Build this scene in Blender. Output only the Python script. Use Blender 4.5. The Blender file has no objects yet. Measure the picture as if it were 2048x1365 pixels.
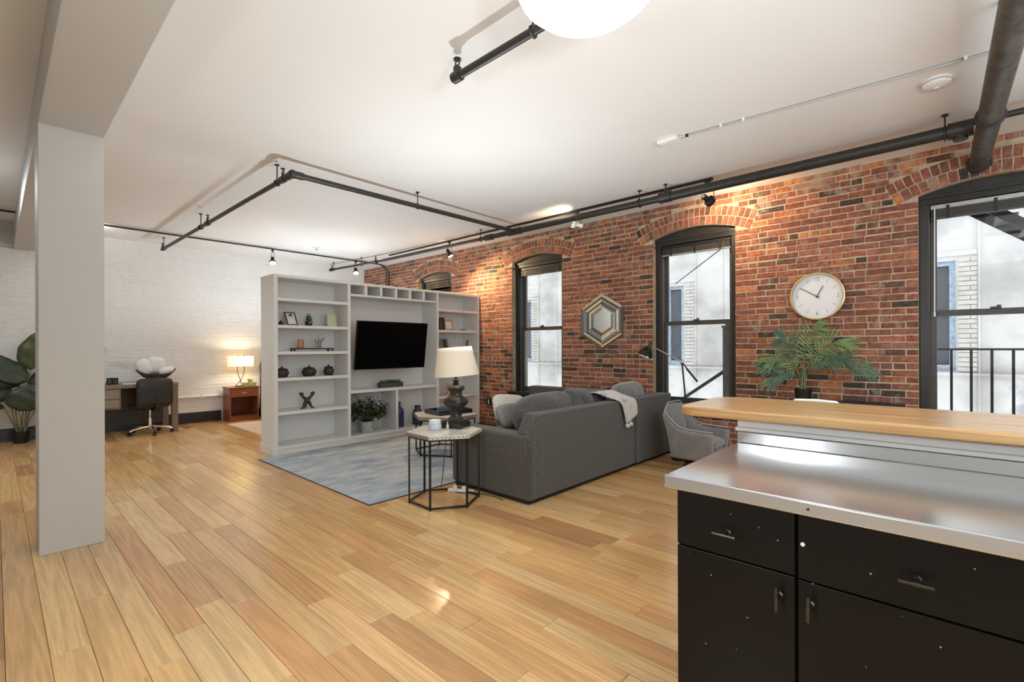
import bpy, math, random
from mathutils import Vector, Matrix, Euler
import numpy as np
random.seed(7)
PI = math.pi
S = bpy.context.scene
COL = S.collection

# ------------------------------------------------------------------ camera, world, lights, exposure
CAM_H, FPX, YAW = 1.36, 959.13, 0.823956
cam = bpy.data.objects.new('camera', bpy.data.cameras.new('camera'))
COL.objects.link(cam)
cam.location = (0, 0, CAM_H)
cam.rotation_mode = 'XYZ'
cam.matrix_world = Matrix.Translation((0, 0, CAM_H)) @ Matrix.Rotation(-YAW, 4, 'Z') @ Matrix.Rotation(PI/2, 4, 'X') @ Matrix.Rotation(-0.0032, 4, 'Z')
cam.data.sensor_width = 36.0
cam.data.sensor_fit = 'HORIZONTAL'
cam.data.lens = 36.0*FPX/2048
cam.data.shift_y = (695.63-682.5)/2048
cam.data.clip_start = 0.02
S.camera = cam

w = bpy.data.worlds.new('World'); S.world = w; w.use_nodes = True
bg = w.node_tree.nodes['Background']
bg.inputs[0].default_value = (0.90, 0.95, 1.0, 1)
bg.inputs[1].default_value = 2.5

S.view_settings.view_transform = 'Standard'
S.view_settings.look = 'None'
S.view_settings.gamma = 1.0
S.view_settings.use_curve_mapping = False
S.view_settings.exposure = 0.06
S.cycles.use_denoising = True
S.cycles.max_bounces = 10
S.cycles.diffuse_bounces = 5
S.cycles.sample_clamp_indirect = 6.0
S.cycles.caustics_reflective = False
S.cycles.caustics_refractive = False

def light(name, kind, loc, power, color=(1, 1, 1), size=0.2, rot=None, spot=None, blend=0.6, size_y=None, aim=None):
    d = bpy.data.lights.new(name, kind)
    d.energy = power; d.color = color
    if kind == 'AREA':
        d.size = size
        if size_y: d.shape = 'RECTANGLE'; d.size_y = size_y
        else: d.shape = 'DISK'
    else:
        d.shadow_soft_size = size
    if kind == 'SPOT':
        d.spot_size = spot; d.spot_blend = blend
    o = bpy.data.objects.new(name, d); COL.objects.link(o)
    o.location = loc
    if aim is not None:
        o.rotation_euler = (Vector(aim)-Vector(loc)).to_track_quat('-Z', 'Y').to_euler()
    elif rot: o.rotation_euler = rot
    return o

# added fill lights out of view, plus the wall lamp mirrored in the splashback
NEUT = (0.80, 0.92, 1.0)
light('kitchen_fill', 'AREA', (0.7, -1.6, 3.05), 60, NEUT, 0.6)  # unseen overhead fill added behind the viewpoint
light('kitchen_fill', 'AREA', (4.2, -1.9, 3.05), 48, NEUT, 0.6)  # second added overhead fill, further right
light('hall_fill', 'AREA', (-0.4, 7.0, 3.05), 42, NEUT, 0.6)  # overhead fill added out of view in the left bay
light('upward_fill', 'SPOT', (0.6, -0.9, 1.75), 165, NEUT, 0.15, spot=2.75, blend=0.6, aim=(0.9, -0.4, 3.2))  # upward fill added to brighten the near ceiling
light('upward_fill', 'SPOT', (3.4, -1.6, 1.75), 75, NEUT, 0.55, spot=2.75, blend=0.6, aim=(3.3, -1.0, 3.2))  # added upward fill for the right part of the ceiling
light('kitchen_wall_lamp', 'AREA', (-0.92, 1.25, 1.55), 30, (0.90, 0.955, 1.0), 0.30, size_y=0.42, aim=(2.0, 0.4, 1.1))
light('bedroom_upward_fill', 'SPOT', (4.0, 8.3, 1.35), 120, NEUT, 0.15, spot=2.95, blend=0.4, aim=(3.8, 8.3, 3.2))  # upward fill added behind the bookcase to lift the far end
# broad unseen panel added behind the viewpoint to fill the surfaces facing it
light('rear_fill', 'AREA', (1.2, -3.1, 1.7), 75, (0.86, 0.955, 0.985), 2.6, size_y=2.0, aim=(1.6, 2.5, 1.6))

# ------------------------------------------------------------------ node materials
def new_mat(name):
    m = bpy.data.materials.new(name); m.use_nodes = True
    nt = m.node_tree
    return m, nt, nt.nodes['Principled BSDF']

def N(nt, typ, **kw):
    n = nt.nodes.new(typ)
    for k, v in kw.items(): setattr(n, k, v)
    return n

def mat(name, col, rough=0.5, metal=0.0, spec=0.5, noise=0.0, nscale=20.0, bump=0.0, bscale=60.0, stretch=None, coat=0.0, sheen=0.0, emit=None, estr=0.0, rvar=0.0, trans=0.0):
    m, nt, b = new_mat(name)
    b.inputs['Base Color'].default_value = (*col, 1)
    b.inputs['Roughness'].default_value = rough
    b.inputs['Metallic'].default_value = metal
    b.inputs['Specular IOR Level'].default_value = spec
    if coat: b.inputs['Coat Weight'].default_value = coat; b.inputs['Coat Roughness'].default_value = 0.1
    if sheen: b.inputs['Sheen Weight'].default_value = sheen; b.inputs['Sheen Roughness'].default_value = 0.5
    if trans: b.inputs['Transmission Weight'].default_value = trans
    if emit: b.inputs['Emission Color'].default_value = (*emit, 1); b.inputs['Emission Strength'].default_value = estr
    if noise or bump or rvar:
        tc = N(nt, 'ShaderNodeTexCoord')
        mp = N(nt, 'ShaderNodeMapping')
        mp.inputs['Location'].default_value = (0.3717, 0.5339, 0.7123)
        if stretch: mp.inputs['Scale'].default_value = stretch
        nt.links.new(tc.outputs['Object'], mp.inputs[0])
    if noise:
        t = N(nt, 'ShaderNodeTexNoise'); t.inputs['Scale'].default_value = nscale; t.inputs['Detail'].default_value = 6
        nt.links.new(mp.outputs[0], t.inputs['Vector'])
        r = N(nt, 'ShaderNodeValToRGB')
        r.color_ramp.elements[0].position = 0.3; r.color_ramp.elements[1].position = 0.7
        r.color_ramp.elements[0].color = (*[c*(1-noise) for c in col], 1)
        r.color_ramp.elements[1].color = (*[min(1, c*(1+noise)) for c in col], 1)
        nt.links.new(t.outputs[0], r.inputs[0]); nt.links.new(r.outputs[0], b.inputs['Base Color'])
    if rvar:
        t = N(nt, 'ShaderNodeTexNoise'); t.inputs['Scale'].default_value = nscale
        nt.links.new(mp.outputs[0], t.inputs['Vector'])
        mr = N(nt, 'ShaderNodeMapRange'); mr.inputs[3].default_value = rough-rvar; mr.inputs[4].default_value = rough+rvar
        nt.links.new(t.outputs[0], mr.inputs[0]); nt.links.new(mr.outputs[0], b.inputs['Roughness'])
    if bump:
        t = N(nt, 'ShaderNodeTexNoise'); t.inputs['Scale'].default_value = bscale; t.inputs['Detail'].default_value = 4
        nt.links.new(mp.outputs[0], t.inputs['Vector'])
        bp = N(nt, 'ShaderNodeBump'); bp.inputs['Strength'].default_value = bump; bp.inputs['Distance'].default_value = 0.01
        nt.links.new(t.outputs[0], bp.inputs['Height']); nt.links.new(bp.outputs[0], b.inputs['Normal'])
    return m

M = {}
M['ceiling'] = mat('ceiling_paint', (0.81, 0.81, 0.81), 0.75, noise=0.012, nscale=1.2, bump=0.03, bscale=8)
M['columnpaint'] = mat('column_grey_paint', (0.52, 0.51, 0.49), 0.6, noise=0.012, nscale=3, bump=0.04, bscale=30)
M['wallpaint'] = mat('wall_paint', (0.73, 0.73, 0.725), 0.6, noise=0.012, nscale=3, bump=0.04, bscale=30)
M['whitebrick'] = mat('painted_brick', (0.80, 0.795, 0.785), 0.55, noise=0.03, nscale=5, bump=0.25, bscale=45)
M['bookpaint'] = mat('bookcase_paint', (0.77, 0.765, 0.745), 0.42, noise=0.01, nscale=6, bump=0.01, bscale=40)
M['blackmetal'] = mat('black_metal', (0.018, 0.017, 0.016), 0.42, metal=0.3, noise=0.15, nscale=30)
M['pipe'] = mat('black_pipe_paint', (0.022, 0.020, 0.018), 0.45, noise=0.25, nscale=14, bump=0.06, bscale=40)
M['ironpipe'] = mat('grey_iron_pipe', (0.085, 0.083, 0.072), 0.5, metal=0.2, noise=0.35, nscale=16, bump=0.15, bscale=50)
M['windowpaint'] = mat('window_black_paint', (0.022, 0.021, 0.020), 0.33, noise=0.2, nscale=9, bump=0.05, bscale=25)
M['windowsash'] = mat('sash_grey_paint', (0.060, 0.058, 0.050), 0.35, noise=0.12, nscale=9)
M['jamb'] = mat('aluminium_jamb', (0.22, 0.22, 0.21), 0.4, metal=0.3)
M['chrome'] = mat('chrome', (0.82, 0.82, 0.82), 0.12, metal=1.0)
M['brushed'] = mat('brushed_metal', (0.60, 0.60, 0.59), 0.3, metal=1.0)
M['gold'] = mat('brass', (0.86, 0.62, 0.28), 0.22, metal=1.0)
M['white'] = mat('white_plastic', (0.82, 0.82, 0.80), 0.4, noise=0.01)
M['clockface'] = mat('clock_face', (0.80, 0.83, 0.88), 0.5, noise=0.005)
M['ink'] = mat('dark_ink', (0.03, 0.03, 0.035), 0.5, noise=0.02)
M['inkgrey'] = mat('grey_ink', (0.30, 0.31, 0.34), 0.5, noise=0.02)
M['sofa'] = mat('charcoal_fabric', (0.084, 0.082, 0.078), 0.95, spec=0.15, noise=0.55, nscale=75, bump=0.7, bscale=240, sheen=0.25)
M['sofalight'] = mat('charcoal_cushion_fabric', (0.092, 0.090, 0.085), 0.95, spec=0.15, noise=0.45, nscale=65, bump=0.6, bscale=200, sheen=0.35)
M['velvet'] = mat('grey_velvet', (0.20, 0.196, 0.188), 0.85, spec=0.2, noise=0.16, nscale=7, sheen=0.6)
M['piping'] = mat('velvet_piping', (0.34, 0.335, 0.325), 0.8, noise=0.05)
M['throw'] = mat('cream_wool', (0.62, 0.61, 0.58), 0.95, spec=0.1, noise=0.07, nscale=120, bump=0.8, bscale=130, sheen=0.4)
M['cream'] = mat('cream_linen', (0.62, 0.59, 0.53), 0.9, spec=0.1, noise=0.05, nscale=90, bump=0.3, bscale=160)
M['greycush'] = mat('grey_linen', (0.24, 0.232, 0.22), 0.95, spec=0.1, noise=0.15, nscale=60, bump=0.3, bscale=160)
M['leather'] = mat('black_leather', (0.014, 0.014, 0.015), 0.38, noise=0.2, nscale=40, bump=0.15, bscale=120)
M['deskwood'] = mat('desk_wood', (0.20, 0.15, 0.108), 0.5, noise=0.25, nscale=14, stretch=(1, 6, 12))
M['deskdark'] = mat('desk_drawer_wood', (0.25, 0.195, 0.145), 0.5, noise=0.2, nscale=14, stretch=(1, 6, 12))
M['cherry'] = mat('cherry_wood', (0.27, 0.075, 0.028), 0.32, noise=0.18, nscale=9, stretch=(1, 8, 8))
M['cherrydark'] = mat('cherry_wood_inside', (0.17, 0.045, 0.02), 0.4, noise=0.18, nscale=9, stretch=(1, 8, 8))
M['cabinet'] = None
M['screen'] = mat('tv_screen', (0.0015, 0.0015, 0.0017), 0.25, spec=0.12, noise=0.1)
M['blackgloss'] = mat('black_gloss_plastic', (0.006, 0.006, 0.006), 0.2, noise=0.1)
M['darkpot'] = mat('dark_ceramic', (0.028, 0.024, 0.021), 0.5, noise=0.35, nscale=60, bump=0.2, bscale=80)
M['lampbody'] = mat('bronze_lamp', (0.060, 0.055, 0.052), 0.22, metal=0.6, noise=0.2, nscale=12)
M['blue'] = mat('blue_glaze', (0.030, 0.036, 0.115), 0.3, noise=0.2, nscale=18)
M['bluedark'] = mat('slate_blue_glaze', (0.028, 0.034, 0.055), 0.35, noise=0.3, nscale=12)
M['purple'] = mat('purple_glaze', (0.055, 0.035, 0.10), 0.25, noise=0.2, nscale=15)
M['slate'] = mat('slate_planter', (0.055, 0.066, 0.072), 0.6, noise=0.15, nscale=30)
M['zinc'] = mat('whitewashed_pot', (0.47, 0.45, 0.43), 0.6, noise=0.2, nscale=18, bump=0.2, bscale=30)
M['leaf'] = mat('leaf_green', (0.050, 0.098, 0.024), 0.45, noise=0.4, nscale=12)
M['leafdark'] = mat('leaf_dark_green', (0.036, 0.052, 0.034), 0.42, noise=0.35, nscale=5)
M['leafolive'] = mat('leaf_olive_green', (0.085, 0.10, 0.045), 0.42, noise=0.3, nscale=5)
M['leafbrown'] = mat('leaf_brown_underside', (0.045, 0.038, 0.030), 0.5, noise=0.3, nscale=6)
M['leafgrey'] = mat('leaf_grey_green', (0.085, 0.10, 0.05), 0.5, noise=0.5, nscale=25)
M['palm'] = mat('palm_green', (0.13, 0.23, 0.075), 0.45, noise=0.4, nscale=10)
M['palmdark'] = mat('palm_blue_green', (0.075, 0.15, 0.085), 0.45, noise=0.4, nscale=10)
M['stem'] = mat('plant_stem', (0.16, 0.17, 0.07), 0.6, noise=0.3, nscale=20)
M['succulent'] = mat('succulent_green', (0.085, 0.15, 0.05), 0.5, noise=0.4, nscale=30)
M['succulentpale'] = mat('succulent_pale', (0.30, 0.36, 0.24), 0.55, noise=0.3, nscale=30)
M['soil'] = mat('soil', (0.02, 0.015, 0.011), 0.95, noise=0.4, nscale=80)
M['blackpot'] = mat('black_plastic_pot', (0.012, 0.013, 0.016), 0.45, noise=0.15)
M['paper'] = mat('paper', (0.78, 0.76, 0.72), 0.7, noise=0.02)
M['paleframe'] = mat('pale_frame', (0.50, 0.47, 0.40), 0.5, noise=0.05)
M['paleprint'] = mat('pale_print', (0.60, 0.57, 0.45), 0.6, noise=0.03)
M['lightwood'] = mat('light_wood', (0.52, 0.33, 0.19), 0.5, noise=0.2, nscale=20, stretch=(1, 8, 1))
M['orangewood'] = mat('orange_wood', (0.36, 0.16, 0.07), 0.5, noise=0.2, nscale=20)
M['darkwood'] = mat('dark_wood', (0.045, 0.030, 0.022), 0.5, noise=0.25, nscale=25)
M['silver'] = mat('silver_frame', (0.45, 0.45, 0.44), 0.35, metal=0.7, noise=0.1)
M['photo'] = mat('dark_photograph', (0.055, 0.055, 0.055), 0.4, noise=0.8, nscale=14)
M['peach'] = mat('peach_plaster', (0.58, 0.34, 0.21), 0.6, noise=0.1, nscale=20)
M['redfig'] = mat('russet_figure', (0.22, 0.075, 0.05), 0.5, noise=0.2, nscale=30)
M['wicker'] = mat('dark_wicker', (0.05, 0.028, 0.02), 0.6, noise=0.4, nscale=60)
M['pillow'] = mat('white_pillow', (0.82, 0.82, 0.82), 0.85, spec=0.1, noise=0.02, bump=0.2, bscale=25)
M['candleglass'] = mat('pale_blue_candle_glass', (0.50, 0.56, 0.66), 0.15, noise=0.1, nscale=20)
M['candlelid'] = mat('white_candle_wax', (0.80, 0.79, 0.77), 0.4, noise=0.02)
M['traymat'] = mat('navy_lacquer', (0.012, 0.016, 0.026), 0.15, coat=0.5, noise=0.2)
M['glassblue'] = mat('tray_glass', (0.18, 0.25, 0.34), 0.08, metal=0.4, noise=0.2)
M['yellowgreen'] = mat('yellow_green_ornament', (0.33, 0.30, 0.05), 0.4, noise=0.3)
M['purpleflower'] = mat('purple_ornament', (0.07, 0.05, 0.13), 0.5, noise=0.3)
M['beigerug'] = mat('beige_rug', (0.62, 0.50, 0.38), 0.95, noise=0.08, nscale=60, bump=0.3, bscale=120)
M['bedding'] = mat('white_bedding', (0.74, 0.73, 0.71), 0.9, noise=0.02)
M['baseblack'] = mat('black_baseboard_paint', (0.014, 0.015, 0.017), 0.35, noise=0.15, nscale=8)
M['mortar'] = mat('lime_mortar', (0.50, 0.41, 0.30), 0.95, spec=0.1, noise=0.22, nscale=14, bump=0.5, bscale=60)
M['gap'] = mat('floor_gap', (0.03, 0.016, 0.008), 0.9, noise=0.1)
M['cable'] = mat('black_cable', (0.010, 0.010, 0.010), 0.45, noise=0.05)
M['paleconduit'] = mat('pale_grey_conduit', (0.42, 0.42, 0.41), 0.45, noise=0.05)
M['mirror'] = mat('mirror_glass', (0.88, 0.88, 0.86), 0.03, metal=1.0)
M['gunmetal'] = mat('dark_metal_handle', (0.07, 0.066, 0.062), 0.28, metal=0.9, noise=0.1)
M['fireescape'] = mat('fire_escape_iron', (0.012, 0.012, 0.013), 0.5, noise=0.2)
M['postgrey'] = mat('fire_escape_post_paint', (0.075, 0.077, 0.085), 0.5, noise=0.2)
M['neighbourglass'] = mat('neighbour_window_glass', (0.13, 0.135, 0.16), 0.2, noise=0.15, nscale=3)
M['bluepaint'] = mat('pale_blue_window_paint', (0.42, 0.53, 0.66), 0.6, noise=0.3, nscale=18)
M['console'] = mat('dark_navy_cover', (0.018, 0.019, 0.026), 0.5, noise=0.2)
M['printcharcoal'] = mat('charcoal_print', (0.02, 0.02, 0.02), 0.6, noise=0.3)

# neighbour's rendered wall: pale grey with dirty patches
def neighbour():
    m, nt, b = new_mat('neighbour_render')
    tc = N(nt, 'ShaderNodeTexCoord'); t = N(nt, 'ShaderNodeTexNoise'); t.inputs['Scale'].default_value = 1.3; t.inputs['Detail'].default_value = 8
    t2 = N(nt, 'ShaderNodeTexNoise'); t2.inputs['Scale'].default_value = 0.9; t2.inputs['Detail'].default_value = 5; t2.inputs['Roughness'].default_value = 0.65
    nt.links.new(tc.outputs['Object'], t.inputs['Vector']); nt.links.new(tc.outputs['Object'], t2.inputs['Vector'])
    r = N(nt, 'ShaderNodeValToRGB'); e = r.color_ramp.elements
    e[0].position = 0.34; e[0].color = (0.44, 0.435, 0.42, 1); e[1].position = 0.55; e[1].color = (0.70, 0.69, 0.68, 1)
    nt.links.new(t.outputs[0], r.inputs[0])
    r2 = N(nt, 'ShaderNodeValToRGB'); e = r2.color_ramp.elements
    e[0].position = 0.62; e[0].color = (0, 0, 0, 1); e[1].position = 0.70; e[1].color = (1, 1, 1, 1)
    nt.links.new(t2.outputs[0], r2.inputs[0])
    mx = N(nt, 'ShaderNodeMixRGB'); mx.inputs[2].default_value = (0.44, 0.44, 0.48, 1)
    nt.links.new(r2.outputs[0], mx.inputs[0]); nt.links.new(r.outputs[0], mx.inputs[1])
    nt.links.new(mx.outputs[0], b.inputs['Base Color']); b.inputs['Roughness'].default_value = 0.95
    return m
M['neighbour'] = neighbour()
M['neighbourbrick'] = mat('neighbour_white_brick', (0.64, 0.61, 0.58), 0.9, noise=0.12, nscale=9)

# window glass
def glass():
    m, nt, b = new_mat('window_glass')
    nt.nodes.remove(b)
    tr = N(nt, 'ShaderNodeBsdfTransparent'); tr.inputs[0].default_value = (0.96, 0.97, 0.97, 1)
    gl = N(nt, 'ShaderNodeBsdfGlossy'); gl.inputs[1].default_value = 0.02
    fr = N(nt, 'ShaderNodeFresnel'); fr.inputs[0].default_value = 1.45
    mx = N(nt, 'ShaderNodeMixShader')
    nt.links.new(fr.outputs[0], mx.inputs[0]); nt.links.new(tr.outputs[0], mx.inputs[1]); nt.links.new(gl.outputs[0], mx.inputs[2])
    nt.links.new(mx.outputs[0], nt.nodes['Material Output'].inputs[0])
    return m
M['glass'] = glass()
def vaseglass():
    m, nt, b = new_mat('clear_glass')
    b.inputs['Base Color'].default_value = (0.85, 0.9, 0.9, 1); b.inputs['Roughness'].default_value = 0.05
    b.inputs['Transmission Weight'].default_value = 0.85; b.inputs['IOR'].default_value = 1.3
    return m
M['clearglass'] = vaseglass()

# lamp shade: thin fabric that lets the bulb's light through
def shade(name, col, t=0.5):
    m, nt, b = new_mat(name); nt.nodes.remove(b)
    d = N(nt, 'ShaderNodeBsdfDiffuse'); d.inputs[0].default_value = (*col, 1)
    tr = N(nt, 'ShaderNodeBsdfTranslucent'); tr.inputs[0].default_value = (*col, 1)
    tx = N(nt, 'ShaderNodeTexNoise'); tx.inputs['Scale'].default_value = 90
    tc = N(nt, 'ShaderNodeTexCoord'); nt.links.new(tc.outputs['Object'], tx.inputs['Vector'])
    bp = N(nt, 'ShaderNodeBump'); bp.inputs['Strength'].default_value = 0.15
    nt.links.new(tx.outputs[0], bp.inputs['Height']); nt.links.new(bp.outputs[0], d.inputs['Normal'])
    mx = N(nt, 'ShaderNodeMixShader'); mx.inputs[0].default_value = t
    nt.links.new(d.outputs[0], mx.inputs[1]); nt.links.new(tr.outputs[0], mx.inputs[2])
    nt.links.new(mx.outputs[0], nt.nodes['Material Output'].inputs[0])
    return m
M['shade'] = shade('linen_lampshade', (0.80, 0.72, 0.60), 0.035)
M['shade2'] = shade('parchment_lampshade', (0.88, 0.74, 0.42), 0.28)
def emis(name, col, st):
    m, nt, b = new_mat(name); nt.nodes.remove(b)
    e = N(nt, 'ShaderNodeEmission'); e.inputs[0].default_value = (*col, 1); e.inputs[1].default_value = st
    nt.links.new(e.outputs[0], nt.nodes['Material Output'].inputs[0])
    return m
M['dome'] = emis('lit_glass_dome', (0.97, 0.985, 1.0), 13.0)
M['bulb'] = emis('lit_spot_bulb', (1.0, 0.86, 0.66), 40.0)

# bricks and planks: base colour comes per piece (object colour or colour attribute)
def piece_mat(name, kind, attr):
    m, nt, b = new_mat(name)
    if attr:
        src = N(nt, 'ShaderNodeAttribute', attribute_name='piece'); colout = src.outputs['Color']
    else:
        src = N(nt, 'ShaderNodeObjectInfo'); colout = src.outputs['Color']
    geo = N(nt, 'ShaderNodeNewGeometry')
    if kind == 'brick':
        t = N(nt, 'ShaderNodeTexNoise'); t.inputs['Scale'].default_value = 28; t.inputs['Detail'].default_value = 7
        nt.links.new(geo.outputs['Position'], t.inputs['Vector'])
        hv = N(nt, 'ShaderNodeMapRange'); hv.inputs[1].default_value = 0.3; hv.inputs[2].default_value = 0.7; hv.inputs[3].default_value = 0.62; hv.inputs[4].default_value = 1.35
        nt.links.new(t.outputs[0], hv.inputs[0])
        mul = N(nt, 'ShaderNodeVectorMath', operation='SCALE')
        nt.links.new(colout, mul.inputs[0]); nt.links.new(hv.outputs[0], mul.inputs['Scale'])
        # smears of old mortar and plaster, thickest along the top of the wall
        t2 = N(nt, 'ShaderNodeTexNoise'); t2.inputs['Scale'].default_value = 9; t2.inputs['Detail'].default_value = 8
        nt.links.new(geo.outputs['Position'], t2.inputs['Vector'])
        sp = N(nt, 'ShaderNodeSeparateXYZ'); nt.links.new(geo.outputs['Position'], sp.inputs[0])
        zr = N(nt, 'ShaderNodeMapRange'); zr.inputs[1].default_value = 2.90; zr.inputs[2].default_value = 3.2; zr.inputs[3].default_value = -0.055; zr.inputs[4].default_value = 0.07
        nt.links.new(sp.outputs[2], zr.inputs[0])
        ad = N(nt, 'ShaderNodeMath', operation='ADD'); nt.links.new(t2.outputs[0], ad.inputs[0]); nt.links.new(zr.outputs[0], ad.inputs[1])
        rr = N(nt, 'ShaderNodeMapRange'); rr.inputs[1].default_value = 0.53; rr.inputs[2].default_value = 0.64; rr.inputs[3].default_value = 0; rr.inputs[4].default_value = 0.52
        nt.links.new(ad.outputs[0], rr.inputs[0])
        mx = N(nt, 'ShaderNodeMixRGB'); mx.inputs[2].default_value = (0.40, 0.34, 0.25, 1)
        nt.links.new(rr.outputs[0], mx.inputs[0]); nt.links.new(mul.outputs[0], mx.inputs[1])
        nt.links.new(mx.outputs[0], b.inputs['Base Color'])
        b.inputs['Roughness'].default_value = 0.8; b.inputs['Specular IOR Level'].default_value = 0.25
        bp = N(nt, 'ShaderNodeBump'); bp.inputs['Strength'].default_value = 0.5; bp.inputs['Distance'].default_value = 0.006
        nt.links.new(t.outputs[0], bp.inputs['Height']); nt.links.new(bp.outputs[0], b.inputs['Normal'])
    else:
        # oak: long grain along Y with cathedral figure, shifted from plank to plank
        sp = N(nt, 'ShaderNodeSeparateColor'); nt.links.new(colout, sp.inputs[0])
        off = N(nt, 'ShaderNodeVectorMath', operation='SCALE'); off.inputs['Scale'].default_value = 97.0
        nt.links.new(colout, off.inputs[0])
        ps = N(nt, 'ShaderNodeVectorMath', operation='MULTIPLY'); ps.inputs[1].default_value = (17, 0.75, 1)
        nt.links.new(geo.outputs['Position'], ps.inputs[0])
        ad = N(nt, 'ShaderNodeVectorMath', operation='ADD'); nt.links.new(ps.outputs[0], ad.inputs[0]); nt.links.new(off.outputs[0], ad.inputs[1])
        t = N(nt, 'ShaderNodeTexNoise'); t.inputs['Scale'].default_value = 0.55; t.inputs['Detail'].default_value = 2
        nt.links.new(ad.outputs[0], t.inputs['Vector'])
        sn = N(nt, 'ShaderNodeMath', operation='MULTIPLY'); sn.inputs[1].default_value = 46; nt.links.new(t.outputs[0], sn.inputs[0])
        si = N(nt, 'ShaderNodeMath', operation='SINE'); nt.links.new(sn.outputs[0], si.inputs[0])
        t3 = N(nt, 'ShaderNodeTexNoise'); t3.inputs['Scale'].default_value = 6.5; t3.inputs['Detail'].default_value = 5
        nt.links.new(ad.outputs[0], t3.inputs['Vector'])
        m1 = N(nt, 'ShaderNodeMapRange'); m1.inputs[1].default_value = -1; m1.inputs[2].default_value = 1; m1.inputs[3].default_value = 0.88; m1.inputs[4].default_value = 1.06
        nt.links.new(si.outputs[0], m1.inputs[0])
        m3 = N(nt, 'ShaderNodeMapRange'); m3.inputs[1].default_value = 0.3; m3.inputs[2].default_value = 0.7; m3.inputs[3].default_value = 0.89; m3.inputs[4].default_value = 1.08
        nt.links.new(t3.outputs[0], m3.inputs[0])
        pr = N(nt, 'ShaderNodeMath', operation='MULTIPLY'); nt.links.new(m1.outputs[0], pr.inputs[0]); nt.links.new(m3.outputs[0], pr.inputs[1])
        gm = N(nt, 'ShaderNodeGamma'); gm.inputs[1].default_value = 1.0; nt.links.new(colout, gm.inputs[0])
        mul = N(nt, 'ShaderNodeVectorMath', operation='SCALE'); nt.links.new(gm.outputs[0], mul.inputs[0]); nt.links.new(pr.outputs[0], mul.inputs['Scale'])
        nt.links.new(mul.outputs[0], b.inputs['Base Color'])
        b.inputs['Specular IOR Level'].default_value = 0.5
        t4 = N(nt, 'ShaderNodeTexNoise'); t4.inputs['Scale'].default_value = 2.2; nt.links.new(geo.outputs['Position'], t4.inputs['Vector'])
        rg = N(nt, 'ShaderNodeMapRange'); rg.inputs[3].default_value = 0.14; rg.inputs[4].default_value = 0.24
        nt.links.new(t4.outputs[0], rg.inputs[0]); nt.links.new(rg.outputs[0], b.inputs['Roughness'])
        bp = N(nt, 'ShaderNodeBump'); bp.inputs['Strength'].default_value = 0.12; bp.inputs['Distance'].default_value = 0.002
        nt.links.new(t3.outputs[0], bp.inputs['Height']); nt.links.new(bp.outputs[0], b.inputs['Normal'])
    return m
M['brick'] = piece_mat('brick_piece', 'brick', False)
M['brickmany'] = piece_mat('brick_pieces', 'brick', True)
M['plank'] = piece_mat('oak_plank', 'plank', False)
M['plankmany'] = piece_mat('oak_planks', 'plank', True)

# black painted cabinet fronts with small paint chips
def cabinet_mat():
    m, nt, b = new_mat('black_cabinet_paint')
    tc = N(nt, 'ShaderNodeTexCoord')
    v = N(nt, 'ShaderNodeTexVoronoi'); v.voronoi_dimensions = '2D'; v.inputs['Scale'].default_value = 6.5
    sx = N(nt, 'ShaderNodeSeparateXYZ'); cx = N(nt, 'ShaderNodeCombineXYZ'); nt.links.new(tc.outputs['Object'], sx.inputs[0]); nt.links.new(sx.outputs[1], cx.inputs[0]); nt.links.new(sx.outputs[2], cx.inputs[1])
    nt.links.new(cx.outputs[0], v.inputs['Vector'])
    n = N(nt, 'ShaderNodeTexNoise'); n.inputs['Scale'].default_value = 60; nt.links.new(tc.outputs['Object'], n.inputs['Vector'])
    ad = N(nt, 'ShaderNodeMath', operation='MULTIPLY_ADD'); ad.inputs[1].default_value = 0.05; nt.links.new(n.outputs[0], ad.inputs[0]); nt.links.new(v.outputs['Distance'], ad.inputs[2])
    lt = N(nt, 'ShaderNodeMath', operation='LESS_THAN'); lt.inputs[1].default_value = 0.038; nt.links.new(ad.outputs[0], lt.inputs[0])
    mx = N(nt, 'ShaderNodeMixRGB'); mx.inputs[1].default_value = (0.0052, 0.0050, 0.0050, 1); mx.inputs[2].default_value = (0.30, 0.29, 0.27, 1)
    nt.links.new(lt.outputs[0], mx.inputs[0]); nt.links.new(mx.outputs[0], b.inputs['Base Color'])
    b.inputs['Roughness'].default_value = 0.35; b.inputs['Specular IOR Level'].default_value = 0.2
    return m
M['cabinet'] = cabinet_mat()

# butcher-block bar top: long staves along Y
def barwood():
    m, nt, b = new_mat('butcher_block')
    tc = N(nt, 'ShaderNodeTexCoord')
    mp = N(nt, 'ShaderNodeMapping'); mp.inputs['Scale'].default_value = (40, 1.3, 40); nt.links.new(tc.outputs['Object'], mp.inputs[0])
    t = N(nt, 'ShaderNodeTexNoise'); t.inputs['Scale'].default_value = 1.1; t.inputs['Detail'].default_value = 8; nt.links.new(mp.outputs[0], t.inputs['Vector'])
    r = N(nt, 'ShaderNodeValToRGB'); e = r.color_ramp.elements
    e[0].position = 0.28; e[0].color = (0.36, 0.175, 0.065, 1); e[1].position = 0.72; e[1].color = (0.66, 0.42, 0.21, 1)
    x = e.new(0.5); x.color = (0.54, 0.31, 0.13, 1)
    nt.links.new(t.outputs[0], r.inputs[0]); nt.links.new(r.outputs[0], b.inputs['Base Color'])
    b.inputs['Roughness'].default_value = 0.2
    return m
M['barwood'] = barwood()
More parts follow.
